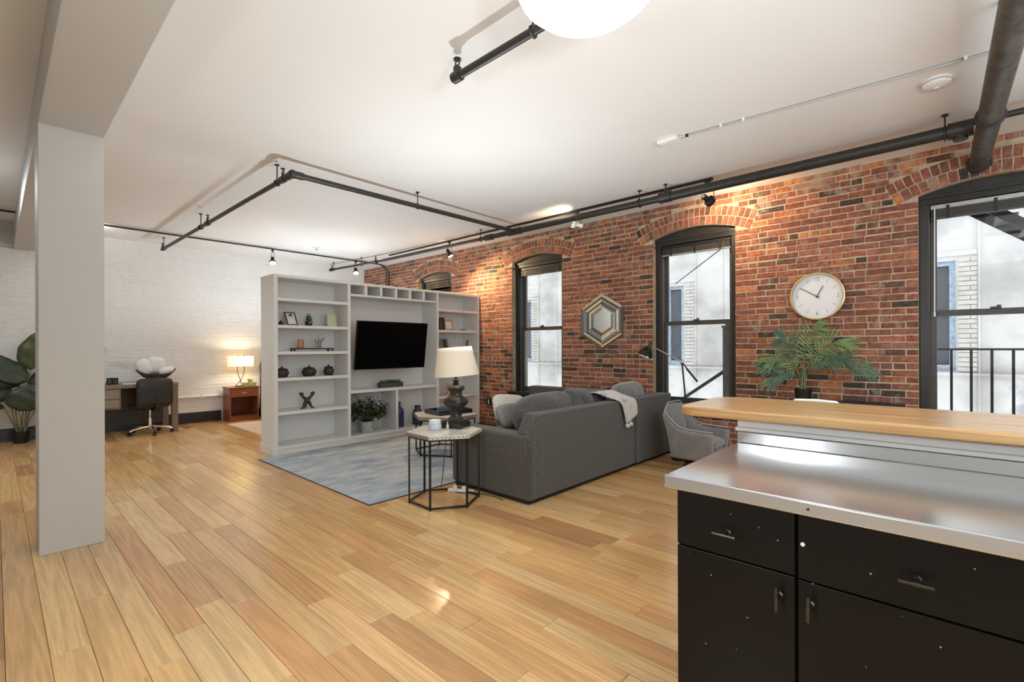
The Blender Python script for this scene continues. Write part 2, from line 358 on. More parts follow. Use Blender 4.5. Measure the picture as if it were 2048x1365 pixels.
def steel():
    m, nt, b = new_mat('stainless_steel')
    b.inputs['Base Color'].default_value = (0.63, 0.64, 0.65, 1); b.inputs['Metallic'].default_value = 0.85
    tc = N(nt, 'ShaderNodeTexCoord')
    mp = N(nt, 'ShaderNodeMapping'); mp.inputs['Scale'].default_value = (500, 1.5, 500); nt.links.new(tc.outputs['Object'], mp.inputs[0])
    t = N(nt, 'ShaderNodeTexNoise'); t.inputs['Scale'].default_value = 1; t.inputs['Detail'].default_value = 2; nt.links.new(mp.outputs[0], t.inputs['Vector'])
    mr = N(nt, 'ShaderNodeMapRange'); mr.inputs[3].default_value = 0.13; mr.inputs[4].default_value = 0.20
    nt.links.new(t.outputs[0], mr.inputs[0]); nt.links.new(mr.outputs[0], b.inputs['Roughness'])
    return m
M['steel'] = steel()
def rugmat():
    m, nt, b = new_mat('distressed_blue_rug')
    tc = N(nt, 'ShaderNodeTexCoord')
    mp = N(nt, 'ShaderNodeMapping'); mp.inputs['Scale'].default_value = (1.0, 2.6, 1); nt.links.new(tc.outputs['Object'], mp.inputs[0])
    t = N(nt, 'ShaderNodeTexNoise'); t.inputs['Scale'].default_value = 2.0; t.inputs['Detail'].default_value = 10; t.inputs['Roughness'].default_value = 0.72
    nt.links.new(mp.outputs[0], t.inputs['Vector'])
    r = N(nt, 'ShaderNodeValToRGB'); e = r.color_ramp.elements
    e[0].position = 0.33; e[0].color = (0.19, 0.265, 0.345, 1); e[1].position = 0.64; e[1].color = (0.56, 0.565, 0.56, 1)
    x = e.new(0.46); x.color = (0.36, 0.415, 0.47, 1); x = e.new(0.55); x.color = (0.46, 0.495, 0.52, 1)
    nt.links.new(t.outputs[0], r.inputs[0]); nt.links.new(r.outputs[0], b.inputs['Base Color'])
    b.inputs['Roughness'].default_value = 0.95; b.inputs['Specular IOR Level'].default_value = 0.1
    t2 = N(nt, 'ShaderNodeTexNoise'); t2.inputs['Scale'].default_value = 160; nt.links.new(tc.outputs['Object'], t2.inputs['Vector'])
    bp = N(nt, 'ShaderNodeBump'); bp.inputs['Strength'].default_value = 0.4; bp.inputs['Distance'].default_value = 0.004
    nt.links.new(t2.outputs[0], bp.inputs['Height']); nt.links.new(bp.outputs[0], b.inputs['Normal'])
    return m
M['rug'] = rugmat()
def tabletop():   # carved bone-white and grey lattice
    m, nt, b = new_mat('inlaid_table_top')
    tc = N(nt, 'ShaderNodeTexCoord')
    v = N(nt, 'ShaderNodeTexChecker'); v.inputs['Scale'].default_value = 62
    v.inputs[1].default_value = (0.66, 0.64, 0.58, 1); v.inputs[2].default_value = (0.30, 0.29, 0.265, 1)
    mp = N(nt, 'ShaderNodeMapping'); mp.inputs['Rotation'].default_value = (0.3, 0.5, 0.785); nt.links.new(tc.outputs['Object'], mp.inputs[0])
    nt.links.new(mp.outputs[0], v.inputs['Vector']); nt.links.new(v.outputs[0], b.inputs['Base Color'])
    b.inputs['Roughness'].default_value = 0.35
    return m
M['inlay'] = tabletop()
M['tabletop'] = mat('pale_grey_table_top', (0.56, 0.55, 0.515), 0.32, noise=0.12, nscale=22)
M['tableedge'] = mat('table_grey_edge', (0.26, 0.215, 0.18), 0.45, noise=0.2, nscale=30)

# ------------------------------------------------------------------ mesh builder
class MB:
    def __init__(s): s.v = []; s.f = []
    def add(s, vs, fs, mx=None):
        o = len(s.v)
        if mx is not None: vs = [tuple(mx @ Vector(v)) for v in vs]
        s.v += [tuple(v) for v in vs]; s.f += [tuple(i+o for i in f) for f in fs]
        return s
    def box(s, x0, x1, y0, y1, z0, z1, mx=None):
        vs = [(x0,y0,z0),(x1,y0,z0),(x1,y1,z0),(x0,y1,z0),(x0,y0,z1),(x1,y0,z1),(x1,y1,z1),(x0,y1,z1)]
        return s.add(vs, [(0,3,2,1),(4,5,6,7),(0,1,5,4),(1,2,6,5),(2,3,7,6),(3,0,4,7)], mx)
    def cbox(s, c, d, mx=None, rot=None):
        m = Matrix.Translation(c)
        if rot: m = m @ Euler(rot).to_matrix().to_4x4()
        if mx is not None: m = mx @ m
        return s.box(-d[0]/2, d[0]/2, -d[1]/2, d[1]/2, -d[2]/2, d[2]/2, m)
    def tube(s, pts, r, n=10, caps=True, mx=None):
        pts = [Vector(p) for p in pts]; k = len(pts)
        rs = r if isinstance(r, (list, tuple)) else [r]*k
        vs = []; prev = None
        for i, p in enumerate(pts):
            t = (pts[min(i+1, k-1)]-pts[max(i-1, 0)]).normalized()
            if prev is None:
                a = Vector((0, 0, 1)) if abs(t.z) < 0.9 else Vector((1, 0, 0))
                u = t.cross(a).normalized()
            else:
                u = (prev-t*prev.dot(t)).normalized()
            prev = u; v = t.cross(u)
            for j in range(n):
                a = 2*PI*j/n
                vs.append(p+(u*math.cos(a)+v*math.sin(a))*rs[i])
        fs = []
        for i in range(k-1):
            for j in range(n):
                fs.append((i*n+j, i*n+(j+1) % n, (i+1)*n+(j+1) % n, (i+1)*n+j))
        if caps: fs += [tuple(range(n-1, -1, -1)), tuple((k-1)*n+j for j in range(n))]
        return s.add(vs, fs, mx)
    def lathe(s, prof, n=24, c=(0, 0, 0), sq=0.0, ang=0.0, mx=None, caps=True):
        vs = []
        for r, z in prof:
            for j in range(n):
                a = 2*PI*j/n
                ca, sa = math.cos(a), math.sin(a)
                k = 1.0
                if sq: 
                    p = 2+sq*8
                    k = (abs(ca)**p+abs(sa)**p)**(-1/p)
                x, y = r*k*ca, r*k*sa
                vs.append((c[0]+x*math.cos(ang)-y*math.sin(ang), c[1]+x*math.sin(ang)+y*math.cos(ang), c[2]+z))
        fs = []; k = len(prof)
        for i in range(k-1):
            for j in range(n):
                fs.append((i*n+j, i*n+(j+1) % n, (i+1)*n+(j+1) % n, (i+1)*n+j))
        if caps:
            fs += [tuple(range(n-1, -1, -1)), tuple((k-1)*n+j for j in range(n))]
        return s.add(vs, fs, mx)
    def ball(s, c, r, n=12, m=8, mx=None):
        rx, ry, rz = r if isinstance(r, (tuple, list)) else (r, r, r)
        vs = [(c[0], c[1], c[2]-rz)]
        for i in range(1, m):
            th = -PI/2+PI*i/m
            for j in range(n):
                a = 2*PI*j/n
                vs.append((c[0]+rx*math.cos(th)*math.cos(a), c[1]+ry*math.cos(th)*math.sin(a), c[2]+rz*math.sin(th)))
        vs.append((c[0], c[1], c[2]+rz)); top = len(vs)-1
        fs = [(0, 1+(j+1) % n, 1+j) for j in range(n)]
        for i in range(m-2):
            for j in range(n):
                fs.append((1+i*n+j, 1+i*n+(j+1) % n, 1+(i+1)*n+(j+1) % n, 1+(i+1)*n+j))
        fs += [(1+(m-2)*n+j, 1+(m-2)*n+(j+1) % n, top) for j in range(n)]
        return s.add(vs, fs, mx)
    def prism(s, poly, z0, z1, mx=None):     # poly: (x, y) counter-clockwise, extruded along z
        n = len(poly)
        vs = [(x, y, z0) for x, y in poly]+[(x, y, z1) for x, y in poly]
        fs = [tuple(range(n-1, -1, -1)), tuple(range(n, 2*n))]+[(i, (i+1) % n, n+(i+1) % n, n+i) for i in range(n)]
        return s.add(vs, fs, mx)
    def cushion(s, c, d, e=0.45, n=28, m=16, mx=None, wr=0.0, seed=0, rot=None):
        rng = random.Random(seed); ph = [rng.uniform(0, 6) for _ in range(6)]
        def sp(v, k): return math.copysign(abs(v)**k, v)
        vs = []; q = Matrix.Translation(c)
        if rot: q = q @ Euler(rot).to_matrix().to_4x4()
        if mx is not None: q = mx @ q
        for i in range(m+1):
            th = -PI/2+PI*i/m
            for j in range(n):
                a = 2*PI*j/n
                x = sp(math.cos(th), 0.75)*sp(math.cos(a), e); y = sp(math.sin(th), 0.9); z = sp(math.cos(th), 0.75)*sp(math.sin(a), e)
                k = 1+wr*(math.sin(3*x*2+ph[0]+2*z)+math.sin(5*z+ph[1]+x*3)+0.6*math.sin(9*x+ph[2])*math.sin(4*z+ph[3]))
                vs.append((x*d[0]/2, y*d[1]/2*k, z*d[2]/2*(1+wr*0.5*math.sin(4*x+ph[4]))))
        fs = []
        for i in range(m):
            for j in range(n):
                fs.append((i*n+j, (i+1)*n+j, (i+1)*n+(j+1) % n, i*n+(j+1) % n))
        return s.add(vs, fs, q)
    def build(s, name, m, parent=None, smooth=False, bevel=0.0, seg=2, kind=None, label=None, sub=0, ang=35, solid=0.0):
        me = bpy.data.meshes.new(name)
        me.from_pydata(s.v, [], s.f); me.update()
        me.materials.append(M[m] if isinstance(m, str) else m)
        if smooth:
            me.polygons.foreach_set('use_smooth', [True]*len(me.polygons))
            if not sub: me.set_sharp_from_angle(angle=math.radians(ang))
        o = bpy.data.objects.new(name, me); COL.objects.link(o)
        if parent is not None: o.parent = parent
        if solid:
            md = o.modifiers.new('thickness', 'SOLIDIFY'); md.thickness = solid; md.offset = 0
        if bevel:
            md = o.modifiers.new('edge', 'BEVEL'); md.width = bevel; md.segments = seg; md.limit_method = 'ANGLE'; md.angle_limit = math.radians(40)
        if sub:
            md = o.modifiers.new('smooth', 'SUBSURF'); md.levels = sub; md.render_levels = sub
        if kind: o['kind'] = kind
        if label: o['label'] = label
        return o

def thing(name, label, cat, loc=(0, 0, 0), rz=0.0, group=None):
    o = bpy.data.objects.new(name, None); COL.objects.link(o)
    o.empty_display_size = 0.1
    o.location = loc; o.rotation_euler = (0, 0, rz)
    o['label'] = label; o['category'] = cat
    if group: o['group'] = group
    return o
def tag(o, label, cat, group=None):
    o['label'] = label; o['category'] = cat
    if group: o['group'] = group
    return o
def struct(o): o['kind'] = 'structure'; return o
def tree_copy(root, loc, rz, label, group=None):
    r = root.copy(); COL.objects.link(r); r.location = loc; r.rotation_euler = (0, 0, rz); r['label'] = label
    if group: r['group'] = group
    for ch in list(root.children):
        c = ch.copy(); COL.objects.link(c); c.parent = r
        for g in list(ch.children):
            d = g.copy(); COL.objects.link(d); d.parent = c
    return r

# how large a piece shows from the viewpoint (decides which pieces are objects of their own)
FW = Vector((math.sin(YAW), math.cos(YAW), 0)); RT = Vector((math.cos(YAW), -math.sin(YAW), 0))
def seen(p):
    d = Vector(p)-Vector((0, 0, CAM_H)); dd = d.dot(FW)
    if dd < 0.3: return None
    return 1024+FPX*d.dot(RT)/dd, 695.6-FPX*d.z/dd, FPX/dd

# ------------------------------------------------------------------ room dimensions
XB, YW, ZC = 5.95, 10.27, 3.2
X0, Y0 = -1.0, -3.4
BX0, BX1, BFY, BBY = 2.39, 5.935, 6.29, 6.72        # bookcase

# floor -------------------------------------------------------------
fl = MB().box(X0, XB+0.3, Y0, YW+0.3, -0.20, -0.012).build('floor', 'gap'); struct(fl)
PW = 0.1358
def chamfer_box(L, W, H, c):     # x: W, y: L, top at z=0
    vs = [(-W/2, -L/2, -H), (W/2, -L/2, -H), (W/2, L/2, -H), (-W/2, L/2, -H),
          (-W/2, -L/2, -c), (W/2, -L/2, -c), (W/2, L/2, -c), (-W/2, L/2, -c),
          (-W/2+c, -L/2+c, 0), (W/2-c, -L/2+c, 0), (W/2-c, L/2-c, 0), (-W/2+c, L/2-c, 0)]
    fs = [(0,1,5,4),(1,2,6,5),(2,3,7,6),(3,0,4,7),(4,5,9,8),(5,6,10,9),(6,7,11,10),(7,4,8,11),(8,9,10,11)]
    return vs, fs
PCOL = [(0.68, 0.415, 0.180), (0.63, 0.36, 0.150), (0.71, 0.455, 0.210), (0.57, 0.31, 0.125), (0.65, 0.39, 0.165), (0.60, 0.335, 0.145), (0.47, 0.245, 0.105), (0.73, 0.485, 0.235)]
PWT = [5, 5, 4, 3, 5, 4, 1.4, 2]
planks = []
rng = random.Random(21)
# a few joints read off the nearest boards
FIX = {}
k0 = int(math.floor((X0-0.03)/PW)); k1 = int(math.ceil((XB-0.03)/PW))
for k in range(k0, k1):
    xa = 0.03+k*PW; xc = xa+PW/2
    if xc > XB-0.02: continue
    y = Y0+rng.uniform(-0.9, 0)
    while y < YW:
        L = round(rng.choice([0.5, 0.7, 0.9, 1.0, 1.2, 1.4, 1.6, 1.8, 2.1])*20)/20
        ya, yb = y, y+L; y = yb
        if yb < Y0: continue
        ya2 = max(ya, Y0); yb2 = min(yb, YW); 
        if yb2-ya2 < 0.1: continue
        c = rng.choices(PCOL, PWT)[0]; f = rng.uniform(0.92, 1.08)
        c = tuple(min(1, v*f*rng.uniform(0.985, 1.015)) for v in c)
        vis = 0.0
        for t in (0.1, 0.3, 0.5, 0.7, 0.9):
            yy = ya2+(yb2-ya2)*t
            hid = (xc > 1.6 and yy < 0.76 and xc < 2.6) or (BX0 < xc and 6.29 < yy) or (3.1 < xc and 2.67 < yy < 3.7) or (2.2 < xc < 4.8 and 3.7 < yy < 6.3) or (xc > 2.5 and yy < 0.9) or (0.19 < xc < 0.53 and yy > 4.4 and yy < 9)
            s = seen((xc, yy, 0))
            if s and not hid and -20 < s[0] < 2068 and s[1] < 1400: vis += s[2]**2*PW*(yb2-ya2)/5
        planks.append((vis, xc, (ya2+yb2)/2, round((yb2-ya2), 3), c))
planks.sort(key=lambda p: -p[0])
cache = {}
GAPW = 0.0018
for i, (vis, xc, yc, L, c) in enumerate(planks[:300]):
    key = L
    if key not in cache:
        me = bpy.data.meshes.new('plank'); vs, fs = chamfer_box(L-GAPW, PW-GAPW, 0.011, 0.0009)
        me.from_pydata(vs, [], fs); me.materials.append(M['plank']); cache[key] = me
    o = bpy.data.objects.new('plank', cache[key]); COL.objects.link(o); o.parent = fl
    o.location = (xc, yc, rng.uniform(-0.0006, 0)); o.color = (*c, 1)
def many(name, items, mname, parent):     # items: (verts, faces, colour)
    v = []; f = []; cols = []
    for vs, fs, c in items:
        o = len(v); v += vs; f += [tuple(i+o for i in q) for q in fs]; cols += [(*c, 1)]*len(vs)
    me = bpy.data.meshes.new(name); me.from_pydata(v, [], f)
    at = me.color_attributes.new('piece', 'FLOAT_COLOR', 'POINT')
    at.data.foreach_set('color', np.array(cols, dtype=np.float32).ravel())
    me.materials.append(M[mname]); o = bpy.data.objects.new(name, me); COL.objects.link(o); o.parent = parent; o['kind'] = 'stuff'
    return o
its = []
for (vis, xc, yc, L, c) in planks[300:]:
    vs, fs = chamfer_box(L-GAPW, PW-GAPW, 0.011, 0.0009); z = rng.uniform(-0.0006, 0)
    its.append(([(x+xc, y+yc, zz+z) for x, y, zz in vs], fs, c))
many('planks', its, 'plankmany', fl)

# ceiling and plain walls --------------------------------------------
struct(MB().box(X0-0.2, XB+0.35, Y0-0.2, YW+0.3, ZC, ZC+0.25).build('ceiling', 'ceiling'))
struct(MB().box(X0-0.2, X0, Y0-0.2, YW+0.3, 0, ZC).build('wall_left', 'columnpaint'))
struct(MB().box(X0, XB+0.3, Y0-0.2, Y0, 0, ZC).build('wall_back', 'wallpaint'))
struct(MB().box(0.197, 0.530, 4.403, 4.742, 0, 2.86).build('column', 'columnpaint', bevel=0.004))
struct(MB().box(0.197, 0.530, Y0, YW, 2.845, ZC).build('ceiling_beam', 'columnpaint', bevel=0.004))
struct(MB().box(X0, 0.197, 10.0, YW, 2.865, ZC).build('trim_1', 'columnpaint'))

# red brick wall ------------------------------------------------------
WIN = [(7.10, 8.12), (4.45, 5.50), (1.91, 2.955), (-0.785, 0.26)]      # openings, window 1..4 from the far end
ZS, RISE, ZSILL = 2.79, 0.085, 0.60
def arch(y, yc, hw, zs=ZS, rise=RISE):
    R = (hw*hw+rise*rise)/(2*rise); zc = zs+rise-R
    return zc+math.sqrt(max(0, R*R-(y-yc)**2))
wr_ = MB()
edges = sorted([e for w_ in WIN for e in w_])
ys = [Y0]+edges+[YW]
for i in range(0, len(ys), 2):
    wr_.box(XB+0.0045, XB+0.31, ys[i], ys[i+1], 0, ZC)
for a, b in WIN:
    wr_.box(XB+0.0045, XB+0.31, a, b, 0, ZSILL)
    yc, hw = (a+b)/2, (b-a)/2
    pts = [(a+(b-a)*t/16, arch(a+(b-a)*t/16, yc, hw)) for t in range(17)]
    n = len(pts)
    for j in range(n-1):
        (ya, za), (yb, zb) = pts[j], pts[j+1]
        x0, x1 = XB+0.0045, XB+0.31
        wr_.add([(x0,ya,za),(x0,yb,zb),(x0,yb,ZC),(x0,ya,ZC),(x1,ya,za),(x1,yb,zb),(x1,yb,ZC),(x1,ya,ZC)],
                [(0,3,2,1),(4,5,6,7),(0,1,5,4)])
wall_r = struct(wr_.build('wall_right', 'mortar'))

BD = 0.10      # brick depth
def brick_shape(L, H, D=BD, c=0.004, dx=0.0):   # front face at x = -dx, runs along y
    vs = [(D, -L/2, -H/2), (D, L/2, -H/2), (D, L/2, H/2), (D, -L/2, H/2),
          (c-dx, -L/2, -H/2), (c-dx, L/2, -H/2), (c-dx, L/2, H/2), (c-dx, -L/2, H/2),
          (-dx, -L/2+c, -H/2+c), (-dx, L/2-c, -H/2+c), (-dx, L/2-c, H/2-c), (-dx, -L/2+c, H/2-c)]
    fs = [(1,0,4,5),(2,1,5,6),(3,2,6,7),(0,3,7,4),(5,4,8,9),(6,5,9,10),(7,6,10,11),(4,7,11,8),(9,8,11,10)]
    return vs, fs
RED = [(0.275, 0.100, 0.066), (0.235, 0.086, 0.060), (0.315, 0.124, 0.080), (0.215, 0.092, 0.070), (0.27, 0.110, 0.076)]
ORG = [(0.43, 0.165, 0.075), (0.37, 0.14, 0.07)]
DRK = [(0.085, 0.058, 0.046), (0.115, 0.066, 0.050), (0.062, 0.048, 0.042), (0.15, 0.075, 0.055), (0.13, 0.07, 0.052)]
rb = random.Random(5)
def brick_col(y, z):
    d = 0.10
    if z < 1.35: d = 0.26+0.16*math.sin(y*1.7+0.4)*math.sin(z*7)
    if z < 1.12 and z > 0.75: d += 0.10
    o = 0.06 if z < 2.2 else 0.10
    u = rb.random()
    c = rb.choice(DRK) if u < d else rb.choice(ORG) if u < d+o else rb.choice(RED)
    f = rb.uniform(0.85, 1.18)
    return tuple(v*f for v in c)
CRS = 0.0667; JT = 0.0112; HB = CRS-JT
bricks = []           # (score, y, z, L, H, rotation, colour, dx)
def score(y, z, L, H):
    s = seen((XB, y, z))
    if not s or not (-30 < s[0] < 2080 and -20 < s[1] < 1000): return 0
    if y > 5.9 and z < 2.45: return 0
    if y < 1.4 and z < 0.86: return 0
    if z < 0.72: return 0
    return s[2]**2*L*H*(5.95/max(1, math.hypot(5.95, y)))
ncrs = int(ZC/CRS)+1
for k in range(ncrs):
    z = (k+0.5)*CRS
    if z+HB/2 > ZC: break
    ex = []
    for a, b in WIN:
        yc, hw = (a+b)/2, (b-a)/2
        if z < ZSILL-0.02: continue
        if z+HB/2 < ZS-0.085: ex.append((a-0.001, b+0.001))
        else:
            R = (hw*hw+RISE*RISE)/(2*RISE); zc = ZS+RISE-R; Ro = R+0.228
            am = math.asin((hw+0.16)/R); zl = z-HB*0.32-zc
            if zl < Ro:
                lo = min(math.sqrt(max(0, Ro*Ro-zl*zl)), (z+HB*0.1-zc)*math.tan(am)+0.006)
                zt = z+HB/2-zc
                yi = math.sqrt(max(0, R*R-zt*zt)) if zt < R else 0
                if z < ZS and yi > hw+0.05:
                    ex.append((yc-hw, yc+hw)); ex.append((yc-lo, yc-yi)); ex.append((yc+yi, yc+lo))
                else:
                    ex.append((yc-max(lo, hw if z < ZS else 0), yc+max(lo, hw if z < ZS else 0)))
    cur = Y0; segs = []
    for a, b in sorted(ex):
        segs.append((cur, a)); cur = b
    segs.append((cur, YW))
    hdr = (k % 7 == 3)
    for sa, sb in segs:
        if sb-sa < 0.03: continue
        at_open = any(abs(sb-a) < 0.01 for a, b in ex)
        y = sa; first = True
        while y < sb-0.02:
            if first and sa > Y0: L = 0.098 if k % 2 else 0.205
            elif first: L = 0.06+0.1*(k % 2)
            else: L = 0.098 if (hdr and rb.random() < 0.85) or rb.random() < 0.05 else rb.choice([0.195, 0.20, 0.205, 0.21])
            first = False
            rest = sb-y
            if rest-L < 0.07: L = rest
            L2 = L-(0 if (abs(y+L-sb) < 1e-6 and sb < YW-0.01 and ex) else JT)
            if L2 > 0.025:
                L2 = round(L2/0.005)*0.005
                bricks.append((score(y+L2/2, z, L2, HB), y+L2/2, z+rb.uniform(-0.003, 0.003), L2, rb.choice([0.051, 0.054, 0.054, 0.057]), rb.uniform(-0.016, 0.016)*min(1, 0.1/L2), brick_col(y, z), rb.uniform(-0.0015, 0.004)))
            y += L
# arch rings: two rings of headers on end
for a, b in WIN:
    yc, hw = (a+b)/2, (b-a)/2
    R = (hw*hw+RISE*RISE)/(2*RISE); zc = ZS+RISE-R
    for ring in (0, 1):
        r0 = R+0.004+ring*0.112; am = math.asin(min(1, (hw+0.16)/R))
        n = int(2*am*(r0+0.05)/0.0665)
        for j in range(n):
            t = -am+2*am*(j+0.5)/n
            rc = r0+0.051
            y, z = yc+rc*math.sin(t), zc+rc*math.cos(t)
            wd = 2*am*(r0+0.02)/n-0.010
            bricks.append((score(y, z, wd, 0.1), y, z, round(wd/0.005)*0.005, 0.102, -t, brick_col(y, 2.9), rb.uniform(0, 0.003)))
bricks.sort(key=lambda q: -q[0])
bc = {}
for s_, y, z, L, H, rt, c, dx in bricks[:300]:
    key = (round(L, 3), round(H, 3))
    if key not in bc:
        me = bpy.data.meshes.new('brick'); vs, fs = brick_shape(L, H); me.from_pydata(vs, [], fs); me.materials.append(M['brick']); bc[key] = me
    o = bpy.data.objects.new('brick', bc[key]); COL.objects.link(o); o.parent = wall_r
    o.location = (XB-dx, y, z); o.rotation_euler = (rt, 0, 0); o.color = (*c, 1)
its = []
for s_, y, z, L, H, rt, c, dx in bricks[300:]:
    vs, fs = brick_shape(L, H); ca, sa = math.cos(rt), math.sin(rt)
    its.append(([(XB-dx+vx, y+vy*ca-vz*sa, z+vy*sa+vz*ca) for vx, vy, vz in vs], fs, c))
many('bricks', its, 'brickmany', wall_r)

# white painted brick wall --------------------------------------------
wall_f = struct(MB().box(X0, XB+0.3, YW+0.0022, YW+0.3, 0, ZC).build('wall_far', 'whitebrick'))
wb = []; rw = random.Random(9)
for k in range(int(ZC/CRS)+1):
    z = (k+0.5)*CRS; x = -0.4-rw.uniform(0, 0.15)
    while x < XB:
        L = 0.098 if k % 7 == 2 else rw.choice([0.195, 0.205, 0.21])
        if x+L > XB: L = XB-x
        if L > 0.04:
            s = seen((x+L/2, YW, z)); sc = 0
            if s:
                px, py = s[0], s[1]
                if (214 < px < 522 and py < 720) or (5 < px < 70 and 500 < py < 690) or (525 < px < 725 and py < 560): sc = s[2]**2*L*HB
            wb.append((sc, x+L/2, z+rw.uniform(-0.002, 0.002), round((L-0.006)/0.005)*0.005, rw.uniform(-0.012, 0.012), rw.uniform(-0.0012, 0.0025)))
        x += L
wb.sort(key=lambda q: -q[0])
wc = {}
for sc, x, z, L, rt, dy in wb[:300]:
    if L not in wc:
        me = bpy.data.meshes.new('brick'); vs, fs = brick_shape(L, HB+0.004, 0.05, 0.0042); me.from_pydata(vs, [], fs); me.materials.append(M['whitebrick']); wc[L] = me
    o = bpy.data.objects.new('brick', wc[L]); COL.objects.link(o); o.parent = wall_f
    o.location = (x, YW-dy, z); o.rotation_euler = (0, rt, PI/2)
v = []; f = []
for sc, x, z, L, rt, dy in wb[300:]:
    vs, fs = brick_shape(L, HB+0.004, 0.05, 0.0042); o = len(v); ca, sa = math.cos(rt), math.sin(rt)
    v += [(x-vy*ca+vz*sa, YW-dy+vx, z+vz*ca+vy*sa) for vx, vy, vz in vs]; f += [tuple(i+o for i in q) for q in fs]
m_ = MB(); m_.v = v; m_.f = f
m_.build('bricks', 'whitebrick', wall_f, kind='stuff')
bb = MB().box(-0.98, 2.93, YW-0.035, YW, 0.0, 0.165); bb.box(-0.98, 2.93, YW-0.024, YW, 0.165, 0.19); bb.box(-0.98, 2.93, YW-0.05, YW-0.02, 0.0, 0.022)
bb.box(3.47, XB, YW-0.035, YW, 0, 0.165)
struct(bb.build('baseboard_far', 'baseblack', bevel=0.004))

# windows --------------------------------------------------------------
def window(i, a, b):
    yc, hw = (a+b)/2, (b-a)/2
    root = bpy.data.objects.new('window_%d' % i, None); COL.objects.link(root); root['kind'] = 'structure'
    xf = XB+0.085
    # casing: jamb boards and arched head board
    c = MB()
    for s in (-1, 1):
        y0, y1 = sorted((yc+s*hw, yc+s*(hw-0.075)))
        c.box(xf, xf+0.04, y0, y1, ZSILL, ZS+0.02)
    pts = [(yc-hw+2*hw*t/20, arch(yc-hw+2*hw*t/20, yc, hw)-0.001) for t in range(21)]
    poly = [(yc+hw, 2.70), (yc-hw, 2.70)]+pts
    n = len(poly)
    vs = [(xf-0.006, y, z) for y, z in poly]+[(xf+0.04, y, z) for y, z in poly]
    c.add(vs, [tuple(range(n)), tuple(range(2*n-1, n-1, -1))]+[((k+1) % n, k, n+k, n+(k+1) % n) for k in range(n)])
    fr = c.build('window_frame', 'windowpaint', root, bevel=0.003)
    h = MB().box(xf-0.022, xf, a, b, 2.755, 2.785).box(xf-0.014, xf, a, b, 2.735, 2.755)
    h.box(xf-0.012, xf, a+0.05, b-0.05, 2.70, 2.716)
    h.build('head_moulding', 'windowpaint', root, bevel=0.004)
    jl = MB()
    for s in (-1, 1):
        y0, y1 = sorted((yc+s*(hw-0.045), yc+s*(hw-0.078)))
        jl.box(xf+0.04, xf+0.22, y0, y1, ZSILL, 2.72)
    jl.box(xf+0.04, xf+0.22, a+0.05, b-0.05, 2.69, 2.74)
    jl.build('jamb_liner', 'jamb', root)
    iw = hw-0.078
    def sash(x, z0, z1, bot, top, nm):
        m = MB(); t = 0.036
        m.box(x, x+t, yc-iw, yc-iw+0.05, z0, z1); m.box(x, x+t, yc+iw-0.05, yc+iw, z0, z1)
        m.box(x, x+t, yc-iw+0.05, yc+iw-0.05, z0, z0+bot); m.box(x, x+t, yc-iw+0.05, yc+iw-0.05, z1-top, z1)
        s = m.build(nm, 'windowsash', root, bevel=0.003)
        MB().box(x+0.014, x+0.018, yc-iw+0.045, yc+iw-0.045, z0+bot-0.005, z1-top+0.005).build('pane', 'glass', s)
        return s
    lo = sash(xf+0.065, 0.63, 1.70, 0.075, 0.055, 'lower_sash')
    sash(xf+0.105, 1.645, 2.72, 0.055, 0.06, 'upper_sash')
    MB().box(xf+0.045, xf+0.075, yc-0.035, yc+0.035, 1.70, 1.715).lathe([(0.016, 0), (0.016, 0.014), (0.006, 0.018)], 10, (xf+0.06, yc-0.02, 1.712)).build('sash_lock', 'windowsash', lo)
    MB().box(XB-0.07, xf+0.12, a-0.07, b+0.07, 0.585, 0.625).box(XB-0.035, XB-0.002, a-0.05, b+0.05, 0.50, 0.585).build('window_sill', 'windowpaint', root, bevel=0.006)
    return root
for i, (a, b) in enumerate(WIN): window(i+1, a, b)

# raised blinds: one thing per window
BL = ['raised black slat blind in the far window above the bookcase', 'raised black slat blind in the window nearest the bookcase',
      'raised grey slat blind in the window behind the floor lamp', 'raised blind with silver head rail and white wand at right edge window']
for i, (a, b) in enumerate(WIN):
    yc, hw = (a+b)/2, (b-a)/2-0.085; x = XB+0.118
    t = thing('window_blind', BL[i], 'blind', (x, yc, 2.56), 0, 'raised window blinds')
    MB().box(-0.02, 0.018, -hw, hw, 0.095, 0.135).build('head_rail', 'silver' if i == 3 else 'blackmetal', t, bevel=0.003)
    for q in range(9):
        MB().box(-0.022, 0.018, -hw+0.005, hw-0.005, 0.022+q*0.0078, 0.0265+q*0.0078).build('slat', 'windowsash' if i > 1 else 'blackmetal', t)
    MB().box(-0.022, 0.02, -hw, hw, 0.0, 0.018).build('bottom_rail', 'silver' if i == 2 else 'windowsash' if i == 3 else 'blackmetal', t, bevel=0.003)
    for yy in (-hw*0.72, 0.0, hw*0.72):
        MB().box(-0.0245, -0.0215, yy-0.012, yy+0.012, -0.002, 0.12).build('ladder_tape', 'blackmetal', t)
    cd = MB(); cd.tube([(-0.03, -hw+0.08, 0.1), (-0.03, -hw+0.08, -0.7), (-0.03, -hw+0.06, -1.6)], 0.0018, 5)
    cd.build('pull_cord', 'jamb', t)
    if i == 3:
        MB().tube([(-0.034, hw-0.03, 0.1), (-0.04, hw-0.028, -0.90)], 0.005, 8).tube([(-0.04, hw-0.028, -0.88), (-0.04, hw-0.028, -0.92)], 0.008, 8).build('tilt_wand', 'white', t, smooth=True)

